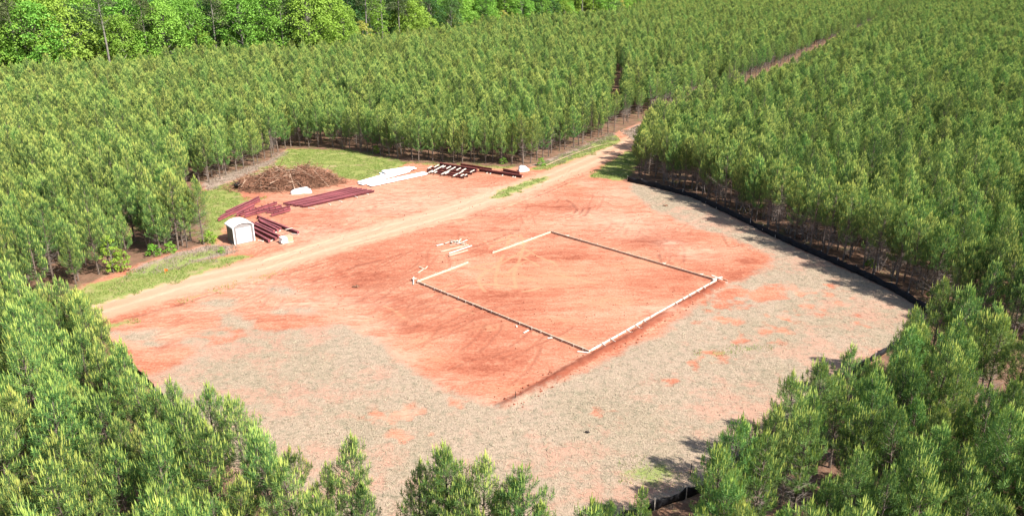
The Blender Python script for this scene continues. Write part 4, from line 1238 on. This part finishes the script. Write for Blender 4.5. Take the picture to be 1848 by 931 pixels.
def board(px0, px1, w, t, mat, label, z=0.03, name="loose_board", group=None, cat="board", z1=None):
    a, b = gp(*px0), gp(*px1)
    c = ((a[0] + b[0]) / 2, (a[1] + b[1]) / 2)
    m = MB()
    m.bar((a[0] - c[0], a[1] - c[1], z + t / 2), (b[0] - c[0], b[1] - c[1], (z if z1 is None else z1) + t / 2), w, t)
    o = m.build(name, [mat], loc=(c[0], c[1], 0)); tag(o, label, cat, group)
    return o
Q = lambda ox, oy, s: (lambda x, y: (ox + x / s, oy + y / s))
q5 = Q(730, 400, 6.6)
board(q5(460, 356), q5(765, 280), 0.14, 0.05, M['wood'], "long pale board lying farthest of three beside the scrap heap on the pad")
board(q5(530, 386), q5(800, 293), 0.14, 0.09, M['palewood'], "long pale board lying in the middle of three beside the scrap heap")
board(q5(530, 413), q5(755, 346), 0.14, 0.09, M['wood'], "long pale board lying nearest of three beside the scrap heap")
board(q5(380, 290), q5(460, 272), 0.24, 0.05, M['palewood'], "short white board lying left of the scrap lumber heap")
board(q5(430, 362), q5(520, 342), 0.12, 0.04, M['wood'], "thin strip of wood at the end of the long pale boards")
rr = np.random.default_rng(5)
for i in range(16):
    cx_, cy_ = 650 + rr.normal(0, 70), 255 + rr.normal(0, 15)
    a_ = rr.random() * 3.14; L_ = 14 + 40 * rr.random()
    board(q5(cx_ - L_ * math.cos(a_), cy_ - L_ * 0.42 * math.sin(a_)), q5(cx_ + L_ * math.cos(a_), cy_ + L_ * 0.42 * math.sin(a_)), 0.08 + 0.07 * rr.random(), 0.04, [M['wood'], M['palewood']][i % 2],
          "short pale offcut in the jumbled scrap lumber heap on the pad", z=0.02 + 0.045 * (i // 4), group="offcuts in the scrap heap", name="offcut", z1=0.02 + 0.045 * (i // 4) + 0.05 * rr.random())
board(q5(160, 615), q5(225, 570), 0.16, 0.04, M['wood'], "yellowish offcut lying nearest the form's left corner", name="offcut")
board(q5(170, 545), q5(240, 570), 0.10, 0.04, M['wood'], "narrow offcut crossing the tip of a yellowish one near the left corner", name="offcut", z=0.06)
board(q5(245, 570), q5(275, 535), 0.12, 0.04, M['wood'], "thin offcut pointing away beside two others near the left corner", name="offcut")
board((746, 514), (747, 504), 0.10, 0.09, M['palewood'], "dark ended post leaning at the form's left corner", name="corner_stake", z=0.0, z1=0.22)
board((744, 507), (752, 507), 0.14, 0.05, M['palewood'], "short cross board at the form's left corner", name="offcut", z=0.24)
board((945, 601.5), (954, 596.5), 0.14, 0.045, M['palewood'], "pale bent offcut in front of the staked form boards", name="offcut")
board((988, 611), (997, 610), 0.14, 0.045, M['palewood'], "small offcut lying close to the near form corner boards", name="offcut")
board((932, 588), (933, 591), 0.12, 0.045, M['palewood'], "tiny pale wood chip beside the staked form boards", name="offcut")
board((1042, 635), (1062, 637), 0.14, 0.05, M['palewood'], "pale board on the soil at the form's near corner", name="offcut")
board((1284, 501), (1303, 509), 0.18, 0.05, M['palewood'], "pale board crossing over the form's right corner", name="offcut", z=0.235)
board((1286, 508), (1303, 503), 0.18, 0.05, M['palewood'], "pale board under the crossing one at the form's right corner", name="offcut", z=0.185)
board((1300, 503), (1313, 507), 0.10, 0.05, M['formin'], "reddish stick pointing right from the form's right corner", name="offcut", z=0.05)
board((1309, 510.5), (1314, 511), 0.12, 0.05, M['palewood'], "small white chip right of the form's right corner", name="offcut")
board((988, 418.5), (1003, 418.5), 0.10, 0.05, M['formin'], "thin board laid across the form's far corner", name="offcut", z=0.235)

# ------------------------------------------------------------------ steel members
def ibeam(p0, p1, hgt, wid, mat, label, group, z=0.12, name="steel_beam", flat=False, clips=0, endplate=False, chan=False, cat="steel beam"):
    a, b = Vector((*gp(*p0), z)), Vector((*gp(*p1), z))
    c = (a + b) / 2; d = b - a; L = d.length
    rzz = math.atan2(d.y, d.x)
    t = empty(name, (c.x, c.y, 0), rzz); tag(t, label, cat, group)
    m = MB(); th = 0.02
    if flat:      # lying on its side: web up, flanges as two rims
        m.box((0, 0, z + wid / 2), (L, hgt, 0.02)); m.box((0, hgt / 2, z + wid / 2), (L - .002, th, wid)); m.box((0, -hgt / 2, z + wid / 2), (L - .002, th, wid))
    elif chan:    # C section
        m.box((0, wid / 2, z + hgt / 2), (L, 0.012, hgt)); m.box((0, 0.006, z + hgt - 0.008), (L - .002, wid - .006, 0.012)); m.box((0, 0.006, z + 0.008), (L - .002, wid - .006, 0.012))
        m.box((0, -wid / 2 + 0.012, z + hgt - 0.038), (L - .004, 0.01, 0.05))
    else:
        m.box((0, 0, z + hgt / 2), (L, 0.018, hgt - 2 * th)); m.box((0, 0, z + hgt - th / 2), (L - .002, wid, th)); m.box((0, 0, z + th / 2), (L - .002, wid, th))
    m.build("web_and_flanges" if not chan else "channel", [mat], t)
    if endplate:
        for s in (-1, 1):
            e = MB(); e.box((s * (L / 2 + 0.014), 0, z + hgt / 2 + 0.02), (0.024, wid * 1.15, hgt * 1.15)); e.build("end_plate", [mat], t)
    for k in range(clips):
        e = MB(); x = -L / 2 + L * (k + 0.5) / clips
        top = z + (wid if flat else hgt)
        e.box((x, 0.0, top + 0.075), (0.02, 0.16, 0.15)); e.build("purlin_clip", [M['darkred']], t)
    return t
def dunnage(px0, px1, label, group=None, w=0.11, hh=0.10, z=0.0):
    return board(px0, px1, w, hh, M['palewood'], label, z=z, name="timber_block", group=group, cat="timber")
q2 = Q(380, 380, 10.267)
for i, (a, b, fl, lb) in enumerate([
        (q2(885, 150), q2(1625, 445), 0, "longest dark red beam right of the shed, farthest from it"),
        (q2(905, 205), q2(1300, 372), 0, "dark red beam tucked against the longest one right of the shed"),
        (q2(925, 235), q2(1250, 400), 1, "dark red short beam third from the far side right of the shed"),
        (q2(850, 270), q2(1180, 425), 1, "dark red short beam fourth from the far side right of the shed"),
        (q2(770, 270), q2(1270, 515), 1, "long red beam in the middle of the row right of the shed"),
        (q2(770, 345), q2(1215, 560), 1, "red beam second nearest the camera right of the shed"),
        (q2(780, 425), q2(1090, 600), 1, "red beam nearest the camera right of the shed")]):
    ibeam(a, b, 0.30, 0.24, M['red'], lb, "steel beams right of the shed", z=0.10, endplate=True)
for k, (a, b) in enumerate([(q2(880, 560), q2(980, 575)), (q2(1080, 590), q2(1260, 495)), (q2(1500, 440), q2(1640, 450)), (q2(1180, 420), q2(1300, 372))]):
    dunnage(a, b, ["timber block under the beam nearest the shed's front", "timber block under the middle beams' ends right of the shed", "timber block under the longest beam's near end", "timber block under the short beams' ends right of the shed"][k])
q6 = Q(330, 250, 6.16)
for i, (a, b, z_, lb) in enumerate([
        (q6(395, 925), q6(862, 700), 0.10, "long red beam, front one of the bundle behind the shed"),
        (q6(420, 900), q6(850, 675), 0.10, "long red beam, second of the bundle behind the shed"),
        (q6(480, 845), q6(720, 735), 0.10, "shorter red beam at the grass side of the bundle behind the shed"),
        (q6(600, 868), q6(800, 770), 0.10, "short red beam lying apart from the bundle behind the shed")]):
    ibeam(a, b, 0.34, 0.26, M['red'], lb, "steel beams behind the shed", z=z_)
for i, (a, b, c_, lb) in enumerate([
        (q6(640, 868), q6(1050, 735), 6, "red rafter with clips, left of the clipped group"),
        (q6(690, 885), q6(1000, 790), 0, "red rafter lying second in the clipped group"),
        (q6(820, 848), q6(1100, 770), 5, "red rafter with clips in the middle of the clipped group"),
        (q6(935, 838), q6(1195, 782), 4, "short red rafter with clips right in the clipped group"),
        (q6(985, 872), q6(1200, 808), 4, "short red rafter nearest the camera in the clipped group")]):
    ibeam(a, b, 0.30, 0.26, M['red'], lb, "clipped rafters", z=0.12, clips=c_, cat="steel rafter", name="steel_rafter")
for k in range(10):
    u = k / 9
    a = (512 + (551 - 512) * u, 371.0 + 5.2 * u - (1.0 if k % 3 == 0 else 0)); b = (636 + (676 - 636) * u, 341.0 + 5.5 * u + (0.8 if k % 2 else 0))
    ibeam(a, b, 0.22, 0.16, M['red'], "long red channel purlin laid flat in the wide row by the white panels", "purlins in the wide row", z=0.10, name="steel_purlin", chan=True, cat="steel purlin")
q3 = Q(400, 280, 6.16)
for k, (a, b) in enumerate([(q3(960, 590), q3(1030, 603)), (q3(1185, 545), q3(1212, 556)), (q3(1300, 515), q3(1338, 526)), (q3(1480, 465), q3(1508, 474)), (q3(1600, 432), q3(1632, 440))]):
    dunnage(a, b, ["timber under the near left end of the purlin row", "timber stub sticking out second from the purlins' left end", "timber stub sticking out at the purlin row's middle", "timber stub sticking out past the purlin row's middle", "timber stub at the purlin row's right end"][k])
# white roof sheets in stacks
def sheet_stack(p0, p1, w, layers, label, z=0.10, seed=0):
    a, b = np.array(gp(*p0)), np.array(gp(*p1))
    c = (a + b) / 2; d = b - a; L = np.linalg.norm(d)
    t = empty("panel_stack", (c[0], c[1], 0), math.atan2(d[1], d[0])); tag(t, label, "panel stack")
    r = np.random.default_rng(seed)
    for k in range(layers):
        m = MB(); off = r.normal(0, 0.05); sh = r.normal(0, 0.18)
        ys = []
        for q in range(6):
            y0 = -w / 2 + w * q / 5
            ys += [(y0 - 0.035, 0.0), (y0 - 0.015, 0.032), (y0 + 0.015, 0.032), (y0 + 0.035, 0.0)]
        rows = [[(s * L / 2 + sh, y + off, z + 0.045 * k + zz) for y, zz in ys] for s in np.linspace(-1, 1, 8)]
        m.sheet(rows)
        o = m.build("roof_panel", [M['white']], t)
        sol = o.modifiers.new("thickness", 'SOLIDIFY'); sol.thickness = 0.03; sol.offset = -1
    for k in range(4):
        m = MB(); m.box((-L / 2 + L * (k + 0.5) / 4, 0, (z - 0.02) / 2), (0.09, w + 0.3, z - 0.03)); m.build("bearer", [M['palewood']], t)
    return t
q4 = Q(630, 270, 5.28)
sheet_stack(q4(205, 350), q4(728, 238), 0.95, 5, "long stack of white roof panels nearest the camera", seed=1)
sheet_stack(q4(130, 335), q4(560, 215), 0.95, 6, "stack of white roof panels in the middle of three", seed=2)
sheet_stack(q4(330, 235), q4(595, 195), 1.05, 8, "short taller stack of white roof panels at the grass edge", seed=3)
sheet_stack(q4(100, 328), q4(330, 262), 0.9, 4, "short stack of white panels at the left end of the panel group", seed=4)
# brown steel with white timber dunnage near the far pines
q7 = Q(740, 280, 8.4)
for i, (a, b) in enumerate([(q7(255, 262), q7(820, 362)), (q7(262, 236), q7(880, 340)), (q7(320, 212), q7(940, 305)), (q7(360, 190), q7(985, 275))]):
    ibeam(a, b, 0.26, 0.2, M['darkred'], ["brown beam nearest the camera under the timber blocks", "second brown beam from the camera under the timber blocks", "third brown beam from the camera under the timber blocks", "farthest brown beam under the timber blocks"][i], "brown beams under timber blocks", z=0.08)
for i, (x, y, L_) in enumerate([(300, 225, 30), (400, 205, 34), (480, 212, 30), (515, 215, 22), (585, 226, 32), (655, 238, 34), (735, 250, 32), (815, 262, 32), (945, 280, 34), (410, 250, 38), (580, 280, 34), (770, 300, 34),
                                 (310, 290, 32), (355, 285, 26), (390, 297, 18), (510, 312, 34), (560, 308, 30), (690, 338, 34), (790, 345, 22), (845, 340, 16)]):
    board(q7(x - L_, y + L_ * 0.55), q7(x + L_, y - L_ * 0.55), 0.14, 0.10, M['palewood'], "white timber block laid across the brown beams near the far pines", z=0.345, name="timber_block", group="timber blocks on the brown beams", cat="timber")
ibeam(q7(465, 178), q7(1008, 262), 0.55, 0.40, M['darkred'], "deep brown girder lying just behind the timber blocks", None, z=0.08, name="steel_girder", cat="steel girder", endplate=True)
ibeam(q7(765, 165), q7(1240, 240), 0.34, 0.22, M['darkred'], "dark brown beam behind the deep girder at the shaded pine edge", None, z=0.08)
ibeam(q7(1060, 250), q7(1690, 345), 0.36, 0.34, M['darkred'], "long brown beam leading to the white bundle", None, z=0.10, endplate=True)
ibeam(q7(1410, 245), q7(1660, 300), 0.36, 0.22, M['darkred'], "short dark brown beam just left of the white bundle", None, z=0.08)
for k, (x, y) in enumerate([(1165, 275), (1215, 285), (1400, 310), (1560, 335), (1590, 340), (1700, 330)]):
    dunnage(q7(x - 8, y + 8), q7(x + 10, y - 4), "small white timber stub under the long brown beam near the bundle", "timber stubs under the long brown beam", z=0.0)

# ------------------------------------------------------------------ white wrapped things
def lumpy(px, sx, sy, sz, label, name, cat, seed, rz=0.0, mat='film'):
    r = np.random.default_rng(seed); q = gp(*px); mb = MB(); rows = []
    nu, nv = 22, 9
    ph = r.random((6, 3)) * 6.28
    for j in range(nv + 1):
        v = j / nv; row = []
        for i in range(nu + 1):
            u = 2 * math.pi * i / nu
            e = 0.55
            cx, cy = math.copysign(abs(math.cos(u)) ** e, math.cos(u)), math.copysign(abs(math.sin(u)) ** e, math.sin(u))
            prof = math.cos(v * math.pi / 2) ** 0.45 if v < 1 else 0.0
            n_ = 1 + 0.16 * math.sin(3 * u + ph[0, 0]) * (1 - v) + 0.07 * math.sin(5 * u + 4 * v + ph[1, 0]) + 0.09 * math.sin(9 * u + 2 * v + ph[2, 0])
            zz = sz * (math.sin(v * math.pi / 2) ** 0.7) * (1 + 0.16 * math.sin(2 * u + ph[3, 0]) * (v > 0.3) + 0.08 * math.sin(4 * u + ph[4, 0] + 3 * v))
            row.append((cx * sx / 2 * prof * n_, cy * sy / 2 * prof * n_, zz - 0.02))
        rows.append(row)
    mb.sheet(rows)
    o = mb.build(name, [M[mat]], loc=(q[0], q[1], 0), smooth=True); o.rotation_euler = (0, 0, rz)
    tag(o, label, cat)
    return o
lumpy((544, 348), 2.7, 1.3, 0.6, "white plastic wrapped bundle in front of the brush pile", "wrapped_bundle", "bundle", 1, 0.25)
lumpy((944, 309), 1.5, 1.1, 0.75, "white plastic wrapped bundle at the far pine edge", "wrapped_bundle", "bundle", 2, 0.1)
# pallet of boxed goods by the shed
q = gp(517, 437); pr = math.atan2(*(np.array(gp(529, 433)) - np.array(gp(508, 438)))[::-1])
pal = empty("goods_pallet", (q[0], q[1], 0), pr); tag(pal, "small pallet with a tan carton half wrapped in white film by the beams", "pallet")
m = MB()
for y in (-0.4, 0, 0.4): m.box((0, y, 0.05), (1.35, 0.09, 0.09))
for x in (-0.6, -0.3, 0, 0.3, 0.6): m.box((x, 0, 0.106), (0.12, 0.95, 0.02))
m.build("pallet_base", [M['palewood']], pal)
m = MB(); m.box((0.34, 0, 0.40), (0.62, 0.86, 0.56)); m.box((0.34, 0, 0.69), (0.06, 0.87, 0.006)); m.build("carton", [M['carton']], pal)
m = MB(); m.box((-0.34, 0.0, 0.41), (0.70, 0.9, 0.58), taper=0.88); m.box((-0.34, 0.1, 0.72), (0.4, 0.5, 0.06), taper=0.7); m.box((-0.72, -0.1, 0.25), (0.08, 0.6, 0.28), taper=0.8); m.build("wrapped_load", [M['film']], pal)
o = board(q2(1400, 470), q2(1530, 437), 0.09, 0.04, M['palewood'], "thin white stick lying across the wrapped pallet by the beams", z=0.76, name="stick", cat="stick")

# ------------------------------------------------------------------ garden shed
sa, sb = np.array(gp(423.8, 442.3)), np.array(gp(458.9, 434.5))
bk = np.array(gp(409.2, 432.6))
wv = sb - sa; wv = wv / np.linalg.norm(wv); SW = 2.35
SD = 2.2
dv = np.array([-wv[1], wv[0]]); dv = dv if dv[1] > 0 else -dv
c = sa + wv * SW / 2 + dv * SD / 2
shed = empty("garden_shed", (c[0], c[1], 0), math.atan2(wv[1], wv[0])); tag(shed, "small shed with white roof, white double doors and taupe side walls on the red soil", "shed")
EH, RH = 1.98, 2.34
m = MB()
hw, hd = SW / 2 - 0.05, SD / 2 - 0.05
m.add([(-hw, -hd, 0), (hw, -hd, 0), (hw, hd, 0), (-hw, hd, 0), (-hw, -hd, EH), (hw, -hd, EH), (hw, hd, EH), (-hw, hd, EH), (0, -hd, RH), (0, hd, RH)],
      [(0, 1, 5, 8, 4), (2, 3, 7, 9, 6), (1, 2, 6, 5), (3, 0, 4, 7), (3, 2, 1, 0)])
m.build("wall", [M['shedwall']], shed)
m = MB()
for s in (-1, 1):
    for k in range(5):     # moulded siding ribs on the side walls
        m.box((s * (hw + 0.012), -hd + 0.3 + k * (2 * hd - 0.6) / 4, EH / 2), (0.02, 0.10, EH - 0.1))
m.build("siding_rib", [M['shedwall']], shed)
# roof in three planes a side, flattened gable like moulded plastic
prof = [(-SW / 2 - 0.10, EH - 0.04), (-SW / 2 - 0.06, EH + 0.06), (-SW * 0.27, RH + 0.02), (0, RH + 0.12), (SW * 0.27, RH + 0.02), (SW / 2 + 0.06, EH + 0.06), (SW / 2 + 0.10, EH - 0.04)]
m = MB(); rows = [[(x, y, z) for x, z in prof] for y in np.linspace(-SD / 2 - 0.12, SD / 2 + 0.10, 5)]
m.sheet(rows); ro = m.build("roof", [M['panelwhite']], shed)
sol = ro.modifiers.new("thickness", 'SOLIDIFY'); sol.thickness = 0.05; sol.offset = -1
m = MB()
for y in (-0.02,): m.box((0, y, RH + 0.13), (0.12, SD - 0.2, 0.05))
for y in (-0.6, 0.0, 0.6):
    for s in (-1, 1): m.bar((s * 0.1, y, RH + 0.115), (s * (SW / 2 - 0.1), y, EH + 0.16), 0.07, 0.03)
m.build("roof_rib", [M['panelwhite']], ro)
m = MB()
for s in (-1, 1): m.box((s * (SW / 2 - 0.02), -SD / 2 + 0.0, EH / 2), (0.11, 0.13, EH))
m.build("corner_post", [M['panelwhite']], shed)
m = MB()
for s in (-1, 1):
    m.box((s * (SW / 2 - 0.19), -hd - 0.02, EH / 2), (0.16, 0.05, EH - 0.06))
    for k in range(9): m.box((s * (SW / 2 - 0.19), -hd - 0.055, 0.18 + k * 0.2), (0.13, 0.03, 0.13))
m.build("pilaster", [M['shedtrim']], shed)
m = MB(); m.add([(-hw, -hd - 0.03, EH - 0.02), (hw, -hd - 0.03, EH - 0.02), (SW * 0.22, -hd - 0.03, RH - 0.07), (0, -hd - 0.03, RH + 0.03), (-SW * 0.22, -hd - 0.03, RH - 0.07)], [(0, 1, 2, 3, 4)])
m.box((0, -hd - 0.045, EH - 0.07), (SW - 0.25, 0.05, 0.09)); m.build("gable", [M['shedtrim']], shed)
for s in (-1, 1):
    m = MB(); wd = (SW - 0.6) / 2
    m.box((s * wd / 2, -hd - 0.05, 0.06 + (EH - 0.18) / 2), (wd - 0.012, 0.06, EH - 0.2))
    d_ = m.build("door", [M['panelwhite']], shed)
    m = MB()
    for zc_, hh in ((0.48, 0.62), (1.33, 0.80)):
        m.box((s * wd / 2, -hd - 0.086, zc_), (wd - 0.22, 0.014, hh))
    m.build("door_panel", [M['panelwhite']], d_)
    m = MB(); m.bar((s * 0.07, -hd - 0.12, 0.85), (s * 0.07, -hd - 0.12, 1.15), 0.03, 0.03); m.build("handle", [M['shedtrim']], d_)
m = MB(); m.box((0, -0.02, 0.03), (SW - 0.02, SD - 0.02, 0.10)); m.build("shed_floor", [M['shedtrim']], shed)

# ------------------------------------------------------------------ brush pile
def brush():
    r = np.random.default_rng(81)
    c = np.array(gp(518, 333)); W_, D_2 = 7.3, 3.5
    t = empty("brush_pile", (c[0], c[1], 0), 0.22); tag(t, "wide brown heap of cut branches and roots on the grass behind the steel", "brush pile")
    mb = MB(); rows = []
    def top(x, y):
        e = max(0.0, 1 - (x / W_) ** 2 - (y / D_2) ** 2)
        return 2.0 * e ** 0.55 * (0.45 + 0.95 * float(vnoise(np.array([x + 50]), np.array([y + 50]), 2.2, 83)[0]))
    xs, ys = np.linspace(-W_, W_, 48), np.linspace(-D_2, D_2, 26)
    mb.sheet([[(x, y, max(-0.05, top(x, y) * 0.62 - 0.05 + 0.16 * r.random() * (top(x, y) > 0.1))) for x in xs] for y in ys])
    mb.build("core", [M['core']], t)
    sm = MB()
    for i in range(2800):
        a, rd = r.random() * 6.28, 1.06 * r.random() ** 0.5 * (1 + 0.10 * r.normal())
        x, y = math.cos(a) * rd * W_, math.sin(a) * rd * D_2
        z = top(x, y) * (0.75 + 0.35 * r.random())
        L = 0.35 + 1.1 * r.random() ** 2
        az = r.normal(0.1, 1.3) + (math.pi if r.random() < 0.5 else 0)
        el_ = r.normal(0.15, 0.5)
        d = Vector((math.cos(az) * math.cos(el_), math.sin(az) * math.cos(el_), math.sin(el_)))
        p = Vector((x, y, max(z, 0.06))); rad = 0.016 + 0.030 * r.random() ** 2
        k = d.cross(Vector((0, 0, 1))) * r.normal(0, 0.12) * L
        p0, p1 = p - d * L, p + d * L
        p0.z = max(p0.z, 0.02); p1.z = max(p1.z, 0.02)
        sm.tube([p0, p + k, p1], [rad, rad * 0.85, rad * 0.5], 4)
    o = sm.build("twigs", [M['brush']], t); tag(o, kind="stuff")
    for i in range(98):
        a, rd = r.random() * 6.28, r.random() ** 0.5
        x, y = math.cos(a) * rd * W_ * 1.0, math.sin(a) * rd * D_2 * 0.95
        z = top(x, y) + 0.08
        L = 0.7 + 1.3 * r.random() ** 2
        az = r.normal(0.1, 0.95) + (math.pi if r.random() < 0.5 else 0)
        el_ = r.normal(0.25, 0.4)
        d = Vector((math.cos(az) * math.cos(el_), math.sin(az) * math.cos(el_), math.sin(el_)))
        m = MB(); rad = 0.025 + 0.05 * r.random() ** 2
        p0, p1 = Vector((x, y, z)) - d * L, Vector((x, y, z)) + d * L
        p0.z = max(p0.z, 0.04); p1.z = max(p1.z, 0.04)
        mid = (p0 + p1) / 2 + Vector((0, 0, 0.06)) + d.cross(Vector((0, 0, 1))) * r.normal(0, 0.1)
        m.tube([p0, mid, p1], [rad, rad * 0.9, rad * 0.6], 6)
        if r.random() < 0.6: m.tube([mid, mid + d * 0.5 + Vector((r.normal(0, 0.3), r.normal(0, 0.3), 0.25))], [rad * 0.6, rad * 0.25], 5)
        m.build("branch", [M['palebrush']], t)
    # root plate at the left end
    m = MB()
    for i in range(46):
        a = r.random() * 6.28; b = r.normal(0, 0.5)
        d = Vector((math.cos(a) * 0.5 - 0.2, math.sin(a) * 0.35, abs(math.sin(b)) + 0.25)).normalized()
        p = Vector((-W_ + 0.7, -1.3, 0.35)); L = 0.4 + 0.6 * r.random()
        m.tube([p, p + d * L * 0.6, p + d * L + Vector((r.normal(0, 0.1), 0, r.normal(0, 0.1)))], [0.10, 0.05, 0.015], 5)
    m.build("root_plate", [M['dark']], t)
brush()

# ------------------------------------------------------------------ small things
def marker(px, hgt, mat, label, name="grade_stake", flag=None):
    q = gp(*px); t = MB(); t.bar((0, 0, -0.1), (0.02, 0.01, hgt), 0.045, 0.03)
    o = t.build(name, [mat], loc=(q[0], q[1], 0)); tag(o, label, "stake")
    if flag:
        f_ = MB(); f_.sheet([[(0.02, 0.02, hgt - 0.26 + 0.26 * k), (0.17, 0.03, hgt - 0.28 + 0.26 * k), (0.34, 0.0, hgt - 0.25 + 0.26 * k)] for k in (0, 1)])
        fo = f_.build("flag", [M[flag]], o); fo.modifiers.new("thickness", 'SOLIDIFY').thickness = 0.004
    return o
marker((930, 722), 0.75, M['dark'], "dark thin stake at the pad's pointed near corner")
marker((1246, 855), 0.8, M['dark'], "thin dark stake standing on straw near the lower silt fence")
marker((298, 494), 0.55, M['orange'], "small orange marker flag on the grassy verge by the dirt road", "marker_flag", 'orange')
def lump(px, s, mat, label, name, cat, seed):
    r = np.random.default_rng(seed); q = gp(*px); m = MB()
    for i in range(9):
        a = r.random() * 6.28
        p = Vector((r.normal(0, s * 0.5), r.normal(0, s * 0.4), s * 0.3)); d = Vector((math.cos(a), math.sin(a), 0.5 * r.random()))
        m.tube([p - d * s * 0.5, p + Vector((0, 0, 0.05)), p + d * s * 0.6], [s * 0.10, s * 0.2, s * 0.05], 5)
    o = m.build(name, [mat], loc=(q[0], q[1], 0)); tag(o, label, cat)
lump((1442, 429), 0.55, M['brush'], "brown root lump lying on straw near the silt fence", "root_lump", "root", 1)
lump((1060, 781), 0.17, M['dark'], "black charred scrap lying on the straw below the pad corner", "charred_scrap", "scrap", 2)
lump((644, 518), 0.30, M['brush'], "small brown root lying on red soil left of the formwork", "root_lump", "root", 4)
lump((1200, 372), 0.3, M['brush'], "small brown twig clump on bare soil near the tyre ruts", "root_lump", "root", 5)
# fallen pale branch lying along the verge at the far pine edge
q = [gp(*p) for p in ((985, 300), (1020, 285), (1060, 270), (1105, 258))]
m = MB(); c0 = q[1]
m.tube([(x - c0[0], y - c0[1], 0.12) for x, y in q], [0.07, 0.06, 0.05, 0.02], 6)
m.tube([(q[2][0] - c0[0], q[2][1] - c0[1], 0.12), (q[2][0] - c0[0] + 1.6, q[2][1] - c0[1] + 2.4, 0.35)], [0.04, 0.015], 5)
o = m.build("fallen_branch", [M['palebrush']], loc=(c0[0], c0[1], 0)); tag(o, "pale fallen branch lying on the verge beside the dirt road's far end", "branch")
